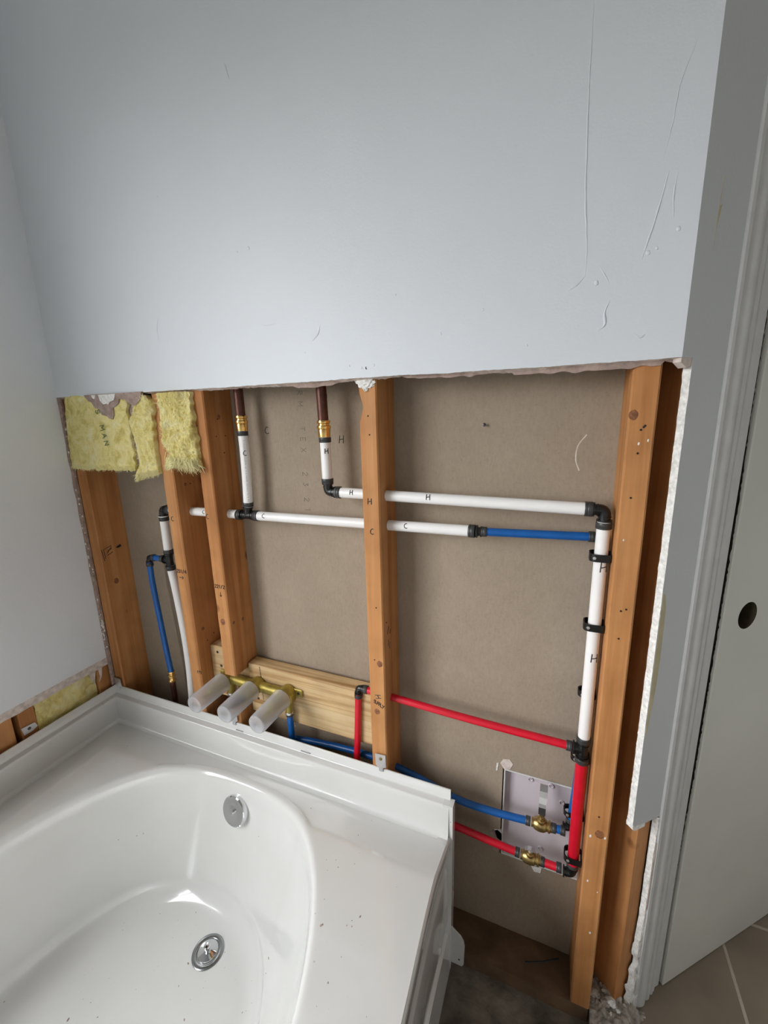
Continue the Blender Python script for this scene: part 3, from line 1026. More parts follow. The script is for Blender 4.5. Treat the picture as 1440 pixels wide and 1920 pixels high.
bm = NB()
for st in [[(0.004, .03), (0.012, .045)], [(0.006, .0), (0.010, .014)], [(0.018, .025), (0.022, .035)], [(0.014, -.01), (.017, .005)]]:
    tube(bm, [m4(*p) for p in st], 0.0009, 6)
obj('carpenter_mark', bm, 'ink', s4, True)
nails(s4, [(0.9041, DW, 1.2976, 0, -1), (0.906, DW, 1.262, 0, -1), (0.908, DW, 0.90, 0, -1), (0.9235, .03, 0.86, 1, 0), (0.900, DW, 0.775, 0, -1)])
nails(s3, [(0.468, DW, 1.286, 0, -1), (0.47, DW, 1.19, 0, -1), (0.4963, .05, 1.30, 1, 0), (0.4963, .07, 1.26, 1, 0), (0.4963, .06, 1.22, 1, 0), (0.4963, .04, 1.26, 1, 0)])
nails(s5, [(1.3644, DW, 1.2700, 0, -1), (1.3600, DW, 1.2303, 0, -1), (1.366, DW, 1.272, 0, -1), (1.361, DW, 1.266, 0, -1), (1.3675, DW, 0.97, 0, -1), (1.360, DW, 0.966, 0, -1), (1.357, DW, 1.16, 0, -1), (1.361, DW, .915, 0, -1), (1.360, DW, .54, 0, -1)], 0.0018)
nails(s2, [(0.3722, .06, 1.14, 1, 0), (0.3722, .05, .70, 1, 0), (0.3722, .075, .71, 1, 0)])
def knot(root, x, y, z, nx_, ny_, r=0.0055):
    bm = NB()
    lathe(bm, (x, y, z), (nx_, ny_, 0), [(-0.0005, r), (0.0003, r), (0.0003, r * .6), (0.0006, r * .5), (0.0006, .0001)], 18, cap=False)
    for v_ in bm.verts:
        v_.co.z = z + (v_.co.z - z) * (1.15 + .2 * mn.noise(v_.co * 300))
    obj('knot', bm, 'knot', root, True)


knot(s3, 0.4748, DW, 0.792, 0, -1, 0.0075)
knot(s3, 0.4958, 0.028, 0.786, 1, 0, 0.004)
knot(s3, 0.4958, 0.061, 0.781, 1, 0, 0.0045)
knot(s4, 0.9121, DW, 0.7675, 0, -1, 0.0065)
knot(s4, 0.9021, DW, 0.6450, 0, -1, 0.0065)
knot(s5, 1.3490, DW, 1.2884, 0, -1, 0.0065)
knot(s2, 0.3717, 0.045, 1.14, 1, 0, 0.004)
knot(s2, 0.3717, 0.040, 0.74, 1, 0, 0.0045)
knot(s1, 0.0400, 0.045, 0.835, 1, 0, 0.0075)
knot(s5, 1.3640, DW, 0.50, 0, -1, 0.0080)
knot(s3, 0.4958, 0.055, 1.305, 1, 0, 0.005)
# chipped whitish spots on the right-hand stud
bm = NB()
for x, z, s in [(1.349, .49, .0022), (1.374, .495, .0018), (1.360, 1.245, .0016), (1.372, 1.25, .0014), (1.353, 1.09, .0012), (1.352, .38, .0018), (1.371, .36, .0012), (1.366, .25, .002)]:
    t = bmesh.new()
    bmesh.ops.create_icosphere(t, subdivisions=1, radius=s)
    t.transform(Matrix.Translation((x, DW, z)) @ Matrix.Diagonal((1, .25, 1.8, 1)))
    me = bpy.data.meshes.new('t'); t.to_mesh(me); t.free(); bm.from_mesh(me); bpy.data.meshes.remove(me)
obj('gypsum_chips', bm, 'gypsum', s5, kind='stuff')
# plaster lump at the top of the middle stud
bm = NB()
bmesh.ops.create_icosphere(bm, subdivisions=4, radius=1)
for v_ in bm.verts:
    p = v_.co.copy()
    q = 1 + 0.5 * mn.noise(p * 2.5) + 0.3 * mn.noise(p * 7)
    zt = max(0.1, (p.z + 1) / 2)
    v_.co = Vector((0.902 + p.x * 0.022 * q * (0.25 + zt * .9), DW - 0.001 + p.y * 0.004 * q, 1.356 + p.z * 0.012 * q))
pl = obj('plaster_lump', bm, 'gypsum', s4, True, 40)

# new pine blocking
def board(x0, x1, y0, y1, z0, z1, label, nm='timber', bev=0.003):
    root = thing('blocking_board', label, 'board', ((x0 + x1) / 2, (y0 + y1) / 2, z0), None)
    bm = NB()
    box(bm, x0, x1, y0, y1, z0, z1, bev, seg=2)
    obj(nm, bm, 'pine_new', root)
    return root


b1 = board(0.502, 0.8848, 0.055, 0.093, 0.508, 0.6545, 'pale new pine board across the bay behind the brass valve, right of the cut stud')
bm = NB()
tube(bm, [(0.541, 0.0549, 0.652), (0.5425, 0.0549, 0.625), (0.543, 0.0549, 0.603)], 0.0008, 6)
tube(bm, [(0.541, 0.0549, 0.585), (0.5435, 0.0549, 0.565), (0.5432, 0.0549, 0.552)], 0.0007, 6)
obj('split', bm, 'ink', b1)
bm = NB()
lathe(bm, (0.527, 0.0556, 0.552), (0, -1, 0), [(0, .0038), (.0012, .0036), (.0014, .002)], 14)
obj('screw_head', bm, 'screw_metal', b1, True)
b2_ = board(0.3725, 0.4575, 0.055, 0.093, 0.53, 0.684, 'short pale pine block between the two left studs')
for z in (0.666, 0.625):
    bm = NB()
    lathe(bm, (0.398 + (.666 - z) * .2, 0.0556, z), (0, -1, 0), [(0, .0042), (.0012, .0038), (.0014, .002)], 14)
    obj('screw_head', bm, 'screw_metal', b2_, True)
b3 = board(0.458, 0.5015, 0.060, 0.093, 0.55, 0.6375, 'small pale pine piece under the sawn-off stud')

# ------------------------------------------------------------------ insulation
def batt(name_label, x0, x1, z0, z1, y0, y1, seed, edge=0.004, amp=0.006, ragged_left=0.0, nu=46, nv=46, fib=300, bulge=0.0, left=None, right=None, bottom=None, top=None):
    root = thing('insulation_batt', name_label, 'insulation', ((x0 + x1) / 2, (y0 + y1) / 2, z0), None)
    bm = NB()
    left = left or (lambda v_: 0)
    right = right or (lambda v_: 0)
    bottom = bottom or (lambda u: 0)
    top = top or (lambda u: 0)

    def P(u, v_, front):
        xl = x0 + left(v_)
        xr_ = x1 + right(v_)
        x = xl + (xr_ - xl) * u
        zl = z0 + bottom(u)
        zh = z1 + top(u)
        z = zl + (zh - zl) * v_
        e = edge
        x += e * mn.noise(Vector((seed, z * 60, 1))) * (1 if u in (0, 1) else 0)
        z += e * mn.noise(Vector((x * 70, seed, 4))) * (1 if v_ == 0 else 0)
        q = Vector((x * 38, seed * 3.1, z * 26))
        rim = min(1.0, 6 * min(u, 1 - u)) ** 0.5 * min(1.0, 6 * v_ + 0.05) ** 0.5
        if front:
            y = y0 - bulge * rim * (0.6 + 0.6 * mn.noise(Vector((x * 18, seed, z * 8)))) - amp * rim * (mn.noise(q) + 0.5 * mn.noise(q * 2.7) + 0.25 * mn.noise(q * 7))
            y += 0.004 * (1 - rim)
        else:
            y = y1
        return Vector((x, y, z))
    Vf = [[bm.verts.new(P(i / nu, j / nv, True)) for j in range(nv + 1)] for i in range(nu + 1)]
    Vb = [[bm.verts.new(P(i / nu, j / nv, False)) for j in range(nv + 1)] for i in range(nu + 1)]
    for i in range(nu):
        for j in range(nv):
            bm.faces.new((Vf[i][j], Vf[i + 1][j], Vf[i + 1][j + 1], Vf[i][j + 1]))
    for i in range(nu):
        bm.faces.new((Vf[i][0], Vb[i][0], Vb[i + 1][0], Vf[i + 1][0]))
        bm.faces.new((Vf[i][nv], Vf[i + 1][nv], Vb[i + 1][nv], Vb[i][nv]))
        for a in (0, nu):
            pass
    for j in range(nv):
        bm.faces.new((Vf[0][j], Vf[0][j + 1], Vb[0][j + 1], Vb[0][j]))
        bm.faces.new((Vf[nu][j], Vb[nu][j], Vb[nu][j + 1], Vf[nu][j + 1]))
    # loose fibres
    rg = random.Random(seed)
    fb_ = NB()
    for k in range(fib):
        if rg.random() < 0.6:
            u, v_ = rg.random(), rg.random() * 0.06
            dr = Vector((rg.uniform(-.6, .6), rg.uniform(-.8, .1), -rg.uniform(.2, 1)))
        else:
            u, v_ = rg.random(), rg.random()
            dr = Vector((rg.uniform(-1, 1), rg.uniform(-.5, .0), rg.uniform(-1, .6)))
        p = P(u, v_, True)
        dr.normalize()
        L = rg.uniform(.003, .011)
        w_ = Vector((rg.uniform(-1, 1), rg.uniform(-.4, .4), rg.uniform(-1, 1))) * L * 0.35
        tube(fb_, [p, p + dr * L * .5 + w_, p + dr * L], [0.00045, 0.0004, 0.00012], 4)
    bmesh.ops.recalc_face_normals(bm, faces=bm.faces[:])
    obj('fibre_mass', bm, 'fibreglass', root, True, 80)
    obj('loose_fibres', fb_, 'fibres', root, kind='stuff')
    return root


def sm_(a, b2, x):
    t = min(1, max(0, (x - a) / (b2 - a)))
    return t * t * (3 - 2 * t)


def n1(x, s, f=1.0):
    return mn.noise(Vector((x * f, s, 0.5)))


g1 = batt('large flat yellow insulation piece in the left corner, printed with S MAN', 0.004, 0.252, 1.177, CUT + .002, -0.0005, 0.011, 11, amp=0.0022, nu=110, nv=90, fib=420, edge=0.005,
          left=lambda v_: 0.024 * v_ ** 2, right=lambda v_: 0.006 * n1(v_, 3, 9) + 0.006 * v_, bottom=lambda u: 0.003 * n1(u, 5, 12))
g1m = plane_map((0.150, -0.0035, 1.330), (0.15, 0, -1), (1, 0, 0.15))
write('S MAN', g1m, 0.016, 'batt_ink', g1, 'printed_lettering', 0.0010, adv=1.25)
g2 = batt('narrow yellow insulation flap with a frayed lower end, left of the second stud', 0.252, 0.335, 1.166, 1.360, -0.001, 0.018, 12, amp=0.008, nu=60, nv=100, fib=800, edge=0.007,
          left=lambda v_: 0.007 * n1(v_, 8, 7) + 0.018 * sm_(0.05, .2, v_) - 0.010 * sm_(.5, .75, v_) + 0.05 * max(0, v_ - 0.72) / .28, right=lambda v_: .004 * n1(v_, 2, 9) + 0.006 * sm_(.3, .9, v_) - .03 * max(0, v_ - .9) * 10 * .3,
          bottom=lambda u: 0.010 * n1(u, 9, 8) - 0.008 + 0.014 * u, bulge=0.004)
g3 = batt('bulging bright yellow insulation tuft between the second stud and the sawn-off stud', 0.366, 0.460, 1.205, 1.362, -0.002, 0.085, 13, amp=0.013, nu=90, nv=110, fib=1500, edge=0.008,
          left=lambda v_: 0.030 * max(0, 0.30 - v_) / .3 + 0.004 * n1(v_, 4, 9) + 0.004 * v_, right=lambda v_: 0.012 - 0.006 * v_ + .003 * n1(v_, 6, 9), bottom=lambda u: -0.010 * u + 0.010 * n1(u, 3, 7), bulge=0.014)
# wisp at the lower left of the third tuft
bm = NB()
rg = random.Random(5)
for k in range(220):
    a = Vector((0.405 + rg.gauss(0, .007), -0.006 + rg.gauss(0, .004), 1.212 + rg.gauss(0, .006)))
    b_ = Vector((0.370 + rg.gauss(0, .005), 0.000 + rg.gauss(0, .003), 1.190 + rg.gauss(0, .004)))
    tube(bm, [a, (a + b_) / 2 + Vector((rg.gauss(0, .004), rg.gauss(0, .002), rg.gauss(0, .004))), b_], [0.0009, 0.0008, 0.0002], 4)
for k in range(420):
    u = rg.random()
    a = Vector((0.400 + 0.068 * u, -0.004 + rg.gauss(0, .006), 1.212 - .006 * u + rg.gauss(0, .004)))
    b_ = a + Vector((rg.gauss(0.004, .010), rg.gauss(0, .006), -rg.uniform(.008, .030)))
    tube(bm, [a, (a + b_) / 2 + Vector((rg.gauss(0, .003), rg.gauss(0, .003), 0)), b_], [0.0008, 0.0006, 0.0002], 4)
obj('frayed_wisp', bm, 'fibres', g3, kind='stuff')

# leftover torn face paper above the insulation
bm = NB()
tp = [(0.118, 1.368), (0.128, 1.353), (0.140, 1.350), (0.150, 1.335), (0.163, 1.333), (0.172, 1.318), (0.190, 1.314), (0.196, 1.309), (0.208, 1.306), (0.214, 1.315), (0.216, 1.334), (0.226, 1.338), (0.238, 1.345), (0.243, 1.355),
      (0.262, 1.352), (0.285, 1.338), (0.296, 1.335), (0.302, 1.341), (0.318, 1.352), (0.325, 1.368)]
prism(bm, tp, lambda u, v_: Vector((u, -0.0056 + 0.0022 * (v_ < 1.36), v_)), lambda u, v_: Vector((u, -0.0021 + .003, v_)))
tpo = obj('torn_drywall_paper', bm, 'torn_paper')
tag(tpo, 'pinkish brown scrap of torn drywall paper hanging over the yellow insulation', 'paper')
bm = NB()
prism(bm, [(0.174, 1.3668), (0.178, 1.352), (0.188, 1.343), (0.200, 1.345), (0.205, 1.341), (0.212, 1.348), (0.228, 1.352), (0.236, 1.3668)], lambda u, v_: Vector((u, -0.0066, v_)), lambda u, v_: Vector((u, -0.0050, v_)))
prism(bm, [(0.148, 1.3668), (0.150, 1.360), (0.157, 1.357), (0.163, 1.3668)], lambda u, v_: Vector((u, -0.0064, v_)), lambda u, v_: Vector((u, -0.0050, v_)))
obj('gypsum_patch', bm, 'gypsum', tpo)
bm = NB()
prism(bm, [(0.240, 1.36), (0.242, 1.30), (0.246, 1.24), (0.250, 1.185), (0.262, 1.180), (0.276, 1.24), (0.282, 1.30), (0.300, 1.36)], lambda u, v_: Vector((u, 0.0115, v_)), lambda u, v_: Vector((u, 0.0122, v_)))
obj('paper_tongue', bm, 'torn_paper', wall_back)

# cavity behind the left wall, under the cut
bm = NB()
def lwf(u, v_):
    y = -0.195 + 0.165 * u
    z = 0.44 + 0.15 * v_
    return Vector((-0.020 + 0.006 * mn.noise(Vector((y * 30, z * 30, 2))) + 0.003 * mn.noise(Vector((y * 90, z * 90, 2))) - 0.02 * max(0, u - .8), y, z))
grid(bm, 60, 40, lwf)
lw = obj('insulation_batt', bm, 'fibreglass', None, True, 80)
tag(lw, 'strip of yellow insulation in the slot between left wall and tub', 'insulation')
def lstud(y0, y1, label):
    root = thing('wall_stud', label, 'stud', (-0.06, (y0 + y1) / 2, 0.0), None)
    bm = NB()
    box(bm, -0.102, -0.0135, y0, y1, 0.0, 0.62, 0.002)
    obj('timber', bm, 'stud_wood', root)
    return root
ls1 = lstud(-0.235, -0.197, 'stud end in the slot above the tub, at the left edge, behind a metal clip')
ls2 = lstud(-0.330, -0.248, 'stud end at the very left edge of the slot above the tub')
ls3 = lstud(-0.028, 0.0125, 'stud in the slot at the left corner beside the yellow insulation strip')
bm = NB()
prism(bm, [(-0.030, .570), (-0.052, .570), (-0.046, .545), (-0.040, .520), (-0.036, .545)], lambda y, z: Vector((-0.0128, y, z)), lambda y, z: Vector((-0.0120, y, z)))
prism(bm, [(-0.010, .570), (-0.024, .570), (-0.022, .545), (-0.026, .525), (-0.016, .540)], lambda y, z: Vector((-0.0128, y, z)), lambda y, z: Vector((-0.0120, y, z)))
ps = obj('paper_scraps', bm, 'paper_edge')
tag(ps, 'small torn paper shreds hanging in the slot at the left corner', 'paper')
bm = NB()
wquad(bm, 1.3, WIN['y1'], -0.03, ZT, -0.12)
wquad(bm, WIN['y0'], YF - .1, -0.03, ZT, -0.12)
wquad(bm, WIN['y1'], WIN['y0'], -0.03, WIN['z0'], -0.12)
wquad(bm, WIN['y1'], WIN['y0'], WIN['z1'], ZT, -0.12)
wquad(bm, 1.3, YF - .1, -0.03, ZT, xr + .1)
bm.faces.new([bm.verts.new(p) for p in ((-.12, 1.3, -.03), (xr + .1, 1.3, -.03), (xr + .1, 1.3, ZT), (-.12, 1.3, ZT))])
bm.faces.new([bm.verts.new(p) for p in ((-.12, YF - .1, -.03), (xr + .1, YF - .1, -.03), (xr + .1, YF - .1, ZT), (-.12, YF - .1, ZT))])
bm.faces.new([bm.verts.new(p) for p in ((-.12, YF - .1, -.03), (xr + .1, YF - .1, -.03), (xr + .1, 1.3, -.03), (-.12, 1.3, -.03))])
obj('leak_shell', bm, 'torn_paper', kind='structure')  # outer shell, added so sky light enters only through the window

# ------------------------------------------------------------------ bathtub
tub = thing('bathtub', 'white acrylic drop-in bathtub with an oval basin in the left corner', 'bathtub', (0.54, -0.74, 0.0))
XL, XR, YB, YFR = 0.033, 1.0735, -0.0203, -1.49
RC, RA, RB, RN = (0.556, -0.755), 0.412, 0.690, 2.55
BC, BA, BB, BN = (0.490, -0.700), 0.325, 0.565, 2.5


def sstep(a, b2, x):
    t = min(1, max(0, (x - a) / (b2 - a)))
    return t * t * (3 - 2 * t)


def deckz(x, y):
    d1, d2 = (-y - 0.022) / 0.098, (x - 0.036) / 0.100
    k = 0.12
    h = max(0.0, min(1.0, 0.5 + 0.5 * (d2 - d1) / k))
    d = d2 * (1 - h) + d1 * h - k * h * (1 - h)          # smooth minimum
    t = max(0.0, d)
    if t < 0.94:
        r_ = t
    elif t < 1.06:
        q = (t - 0.94) / 0.12
        r_ = 0.94 + 0.12 * (q - 0.5 * q * q)
    else:
        r_ = 1.0
    return 0.3905 + 0.0300 * min(r_, 1.0)


def xedge(y):
    return XR + 0.0125 * sstep(0.10, 0.42, -y)


def outline(phi, c_, a, b2, n):
    cs, sn = math.cos(phi), math.sin(phi)
    t = (abs(cs) ** n + abs(sn) ** n) ** (-1 / n)
    return Vector((c_[0] + a * t * cs, c_[1] + b2 * t * sn))


bnd = []
def side(p, q, n):
    for i in range(n):
        t = i / n
        bnd.append(Vector((p[0] * (1 - t) + q[0] * t, p[1] * (1 - t) + q[1] * t)))
side((XR, YFR), (XR, YB), 150)
for p_ in bnd:
    p_.x = xedge(p_.y)
side((XR, YB), (XL, YB), 110)
side((XL, YB), (XL, YFR), 150)
side((XL, YFR), (XR, YFR), 110)
prof = [(-0.012, 0.0), (-0.006, -0.0002), (-0.002, -0.0010), (0.0015, -0.0028), (0.0042, -0.0055), (0.0066, -0.0095), (0.0088, -0.0160), (0.0125, -0.0300)]
bm = NB()
nb = len(bnd)
loops = []
cols = []
for p in bnd:
    phi = math.atan2((p.y - RC[1]) / RB, (p.x - RC[0]) / RA)
    q = outline(phi, RC, RA, RB, RN)
    phb = math.atan2((q.y - BC[1]) / BB, (q.x - BC[0]) / BA)
    qb = outline(phb, BC, BA, BB, BN)
    col_ = []
    K = 22
    inward = (q - p)
    # deck: from boundary towards rim
    for k in range(K):
        t = (k / K)
        t = 1 - (1 - t) ** 1.25
        e = p + inward * t * (1 - 0.0135 / max(inward.length, 0.0135))
        col_.append((e.x, e.y, deckz(e.x, e.y)))
    drn = (qb - q)
    L = drn.length
    dz0 = deckz(q.x, q.y)
    un = Vector((q.x - RC[0], q.y - RC[1])).normalized()
    for off, dz in prof:
        e = q - un * off
        col_.append((e.x, e.y, dz0 + dz))
    e0 = q - un * prof[-1][0]
    z0_ = dz0 + prof[-1][1]
    qt = qb
    steps = 30
    for k in range(1, steps + 1):
        s = k / steps
        # gently curved wall then tight cove
        w_ = s ** 1.25
        e = e0 + (qt - e0) * w_ * 0.93
        z = z0_ + (0.118 - z0_) * s
        col_.append((e.x, e.y, z))
    e1 = e0 + (qt - e0) * 0.93
    cen = Vector(BC)
    for k in range(1, 11):
        a = k / 10 * PI / 2
        r_ = 0.052
        d_ = (cen - e1).normalized()
        e = e1 + d_ * r_ * (1 - math.cos(a)) * 1.2
        z = 0.118 - (0.118 - 0.066) * math.sin(a)
        col_.append((e.x, e.y, z))
    e2 = Vector((col_[-1][0], col_[-1][1]))
    for k in range(1, 9):
        e = e2 + (cen - e2) * (k / 8.0)
        col_.append((e.x, e.y, 0.066 - 0.006 * (k / 8.0)))
    cols.append(col_)
nc = len(cols[0])
VV = [[bm.verts.new(c_) for c_ in col_[:-1]] for col_ in cols]
cv = bm.verts.new((BC[0], BC[1], 0.060))
for i in range(nb):
    a, b2 = VV[i], VV[(i + 1) % nb]
    for k in range(nc - 2):
        bm.faces.new((a[k], b2[k], b2[k + 1], a[k + 1]))
    bm.faces.new((a[-1], b2[-1], cv))
bmesh.ops.recalc_face_normals(bm, faces=bm.faces[:])
if sum(f.normal.z for f in bm.faces) < 0:
    bmesh.ops.reverse_faces(bm, faces=bm.faces[:])
basin = obj('basin_and_deck', bm, 'acrylic', tub, True, 60)

# specks of grit lying on the deck and in the basin
from mathutils.bvhtree import BVHTree
bw = wloc(basin)
bvh = BVHTree.FromPolygons([v_.co + bw for v_ in basin.data.vertices], [tuple(p.vertices) for p in basin.data.polygons])
bm = NB()
rg = random.Random(4)
SP = [(.910, -.271, .0030), (.968, -.234, .0022), (.957, -.245, .0012), (.960, -.335, .0015), (.964, -.298, .0010), (.861, -.169, .0010), (.879, -.162, .0012), (.890, -.173, .0014), (.918, -.155, .0011), (.873, -.186, .0010),
      (.895, -.093, .0014), (.952, -.255, .0013), (.961, -.253, .0013), (.890, -.259, .0011), (.521, -.260, .0026), (.533, -.298, .0016), (.729, -.221, .0024), (.589, -.334, .0022), (.357, -.426, .0030), (.315, -.271, .0012),
      (.492, -.161, .0012), (.734, -.238, .0014), (.697, -.280, .0016), (.372, -.211, .0012), (.204, -.463, .0018), (.375, -.390, .0012)]
for k in range(70):
    SP.append((rg.uniform(.30, .74), rg.uniform(-.62, -.19), rg.uniform(.0004, .0010)))
for k in range(30):
    SP.append((rg.uniform(.86, 1.05), rg.uniform(-.60, -.06), rg.uniform(.0003, .0008)))
for x, y, r_ in SP:
    h_, nn, _, _ = bvh.ray_cast(Vector((x, y, 0.6)), Vector((0, 0, -1)))
    if h_ is None:
        continue
    t = bmesh.new()
    bmesh.ops.create_icosphere(t, subdivisions=1, radius=r_)
    t.transform(Matrix.Translation(h_) @ Matrix.Rotation(rg.uniform(0, 6), 4, 'Z') @ Matrix.Diagonal((1.3, .7, .35, 1)))
    me = bpy.data.meshes.new('t'); t.to_mesh(me); t.free(); bm.from_mesh(me); bpy.data.meshes.remove(me)
obj('grit', bm, 'torn_paper', tub, kind='stuff', label='specks of grit scattered on the deck and basin floor')

# raised flange around the two wall sides
FP = [(0.0, 0.385), (0.0, 0.4965), (0.0008, 0.4973), (0.0032, 0.4973), (0.0040, 0.4965), (0.0046, 0.4740), (0.0056, 0.4720), (0.0075, 0.4712), (0.0175, 0.4702), (0.0192, 0.4694), (0.0203, 0.4675),
      (0.0212, 0.4600), (0.0232, 0.4150), (0.0246, 0.4000), (0.0272, 0.3938), (0.0310, 0.3912), (0.0345, 0.3906), (0.0345, 0.385)]
bm = NB()
ends = []
for (fx, fy) in ((lambda d: d, lambda d: YFR), (lambda d: d, lambda d: DW - d), (lambda d: 1.0735, lambda d: DW - d)):
    ends.append([bm.verts.new((fx(d), fy(d), z)) for d, z in FP])
n = len(FP)
for a, b2 in zip(ends, ends[1:]):
    for k in range(n):
        bm.faces.new((a[k], a[(k + 1) % n], b2[(k + 1) % n], b2[k]))
bm.faces.new(ends[0])
bm.faces.new(ends[-1][::-1])
bmesh.ops.recalc_face_normals(bm, faces=bm.faces[:])
obj('nailing_flange', bm, 'acrylic', tub, True, 50)
# moulded slots on the flange
for xa, xb, dz in ((0.480, 0.505, 0.0), (0.688, 0.716, 0.0)):
    bm = NB()
    box(bm, xa, xb, DW - 0.0062, DW - 0.0044, 0.4745, 0.4775, 0.0004)
    obj('flange_slot', bm, 'pipe_print', tub)

# apron on the right side
bm = NB()
AP = [(1.052, 0.0, 1), (1.0725, -0.0002, 1), (1.0755, -0.0016, 1), (1.0772, -0.0045, 1), (1.0776, -0.0100, 1), (1.0776, -0.034, 1), (1.0762, -0.037, 1), (1.0690, -0.039, 1), (1.0672, -0.045, 1), (1.0672, 0.306, 0), (1.0700, 0.298, 0), (1.0712, 0.285, 0), (1.0735, 0.150, 0),
      (1.0728, 0.145, 0), (1.0680, 0.140, 0), (1.0680, 0.110, 0), (1.0750, 0.104, 0), (1.0810, 0.004, 0), (1.060, 0.004, 0), (1.052, 0.2, 0)]
rows = []
ny_ = 60
for i in range(ny_ + 1):
    y = -0.0080 + (YFR + 0.0080) * (i / ny_)
    zt = deckz(1.07, y)
    fl = xedge(y) - XR
    rows.append([bm.verts.new((x + (fl * (0.25 + 0.75 * min(1, z / .3)) if not top_ else fl), y, (zt + z) if top_ else z)) for x, z, top_ in AP])
n = len(AP)
for a, b2 in zip(rows, rows[1:]):
    for k in range(n):
        bm.faces.new((a[k], a[(k + 1) % n], b2[(k + 1) % n], b2[k]))
bm.faces.new(rows[0])
bm.faces.new(rows[-1][::-1])
bmesh.ops.recalc_face_normals(bm, faces=bm.faces[:])
apron = obj('apron', bm, 'acrylic', tub, True, 40)
bm = NB()
prism(bm, [(1.060, 0.001), (1.0815, 0.001), (1.0825, 0.37), (1.0825, 0.472), (1.060, 0.472)], lambda x, z: Vector((x, DW, z)), lambda x, z: Vector((x, -0.0078, z)))
obj('corner_post', bm, 'acrylic', tub)
bm = NB()
br = [(1.079, 0.012), (1.1065, 0.012), (1.111, 0.020), (1.1125, 0.078), (1.110, 0.092), (1.103, 0.104), (1.093, 0.112), (1.079, 0.124)]
prism(bm, br, lambda x, z: Vector((x, 0.0025, z)), lambda x, z: Vector((x, -0.0005, z)))
brk = obj('foot_bracket', bm, 'white_plastic', tub)
bm = NB()
lathe(bm, (1.1, -0.0004, 0.030), (0, -1, 0), [(0, .0022), (.0004, .0022)], 12)
obj('bracket_hole', bm, 'hole_dark', brk)
bm = NB()
bmesh.ops.create_icosphere(bm, subdivisions=3, radius=0.006)
bm.transform(Matrix.Translation((1.0735, -0.075, 0.155)) @ Matrix.Diagonal((.5, 1, 1.6, 1)))
obj('moulded_bump', bm, 'acrylic', tub, True)


# overflow plate
def wall_at(x, z):
    """point of the end wall of the basin (towards the studs) at given x and z"""
    best = None
    for col_ in cols:
        for a, b2 in zip(col_, col_[1:]):
            if a[1] > RC[1] + .4 and (a[2] - z) * (b2[2] - z) <= 0 and a[2] > b2[2] and a[2] < 0.385 and abs(a[0] - x) < 0.02:
                if best is None or abs(a[0] - x) < abs(best[0] - x):
                    best = a
    return Vector(best)


wp = wall_at(0.546, 0.330)
nrm = Vector((-0.10, -1, 0.30)).normalized()
ov = thing('overflow_plate', None, None, wp)
bpy.data.objects.remove(ov)
bm = NB()
lathe(bm, wp + nrm * -0.004, nrm, [(0, .034), (0.004, .0375), (0.012, .0378), (0.0155, .0368), (0.0172, .0345), (0.0170, .020), (0.0160, .012), (0.0155, .0001)], 64, cap=False)
ovo = obj('overflow_plate', bm, 'chrome', tub, True, 35)
bm = NB()
lathe(bm, wp + nrm * 0.011, nrm, [(0, .0045), (0.0055, .0042), (0.0068, .0030), (0.0070, .0001)], 20, cap=False)
obj('screw', bm, 'chrome', ovo, True)
# drain
dr_ = Vector((0.548, -0.226, 0.0655))
bm = NB()
lathe(bm, dr_, (0, 0, 1), [(0, .0365), (0.0018, .0362), (0.0030, .034), (0.0030, .027), (0.0018, .0255), (-0.002, .0245)], 64, cap=False)
dro = obj('drain_flange', bm, 'chrome_brushed', tub, True, 40)
bm = NB()
lathe(bm, dr_ + Vector((0, 0, -0.001)), (0, 0, 1), [(0, .0235), (0.004, .0238), (0.0055, .0228), (0.0070, .016), (0.0085, .008), (0.0088, .0065)], 64, cap=True)
lathe(bm, dr_ + Vector((0, 0, 0.007)), (0, 0, 1), [(0, .0055), (0.005, .0052), (0.009, .0078), (0.0125, .0080), (0.0145, .0060), (0.0150, .0001)], 32, cap=False)
obj('stopper', bm, 'chrome', dro, True, 40)


# metal clips that pin the flange to the studs
def clip(x, z, label, ang=0.0):
    root = thing('flange_clip', label, 'clip', (x, DW - 0.0045, z - 0.03), 'metal clips along the tub flange')
    bm = NB()
    prism(bm, [(-.013, .024), (.013, .026), (.0135, -.006), (.006, -.010), (.0055, -.020), (-.0035, -.020), (-.0045, -.010), (-.012, -.006)],
          lambda u, v_: Vector((x + u, DW - .0060 - (0.0 if v_ > -.009 else 0.001), z + v_)), lambda u, v_: Vector((x + u, DW - .0046 - (0.0 if v_ > -.009 else 0.001), z + v_)))
    pl_ = obj('plate', bm, 'steel', root)
    bm = NB()
    lathe(bm, (x + 0.001, DW - .0060, z + 0.014), (0, -1, 0), [(0, .0042), (.0016, .0036), (.0022, .0014)], 14)
    obj('screw_head', bm, 'brass_valve', root, True)
    return root


clip(0.9085, 0.512, 'galvanised clip at the foot of the middle stud')
clip(0.4765, 0.511, 'galvanised clip on the stub between the clear sleeves')
bm = NB()
root = thing('flange_clip', 'galvanised clip in the far left corner of the tub', 'clip', (0.02, DW - .006, .49), 'metal clips along the tub flange')
prism(bm, [(.008, .525), (.034, .525), (.036, .500), (.026, .497), (.026, .488), (.018, .488), (.016, .497), (.008, .500)], lambda u, v_: Vector((u, DW - .0062, v_)), lambda u, v_: Vector((u, DW - .0048, v_)))
obj('plate', bm, 'steel', root)
bm = NB()
root = thing('flange_clip', 'galvanised clip on the stud at the left edge of the photo', 'clip', (-0.01, -.222, .49), 'metal clips along the tub flange')
prism(bm, [(-.236, .523), (-.205, .520), (-.200, .506), (-.212, .500), (-.232, .500)], lambda u, v_: Vector((-0.0128, u, v_)), lambda u, v_: Vector((-0.0100, u, v_)))
obj('plate', bm, 'steel', root)
bm = NB()
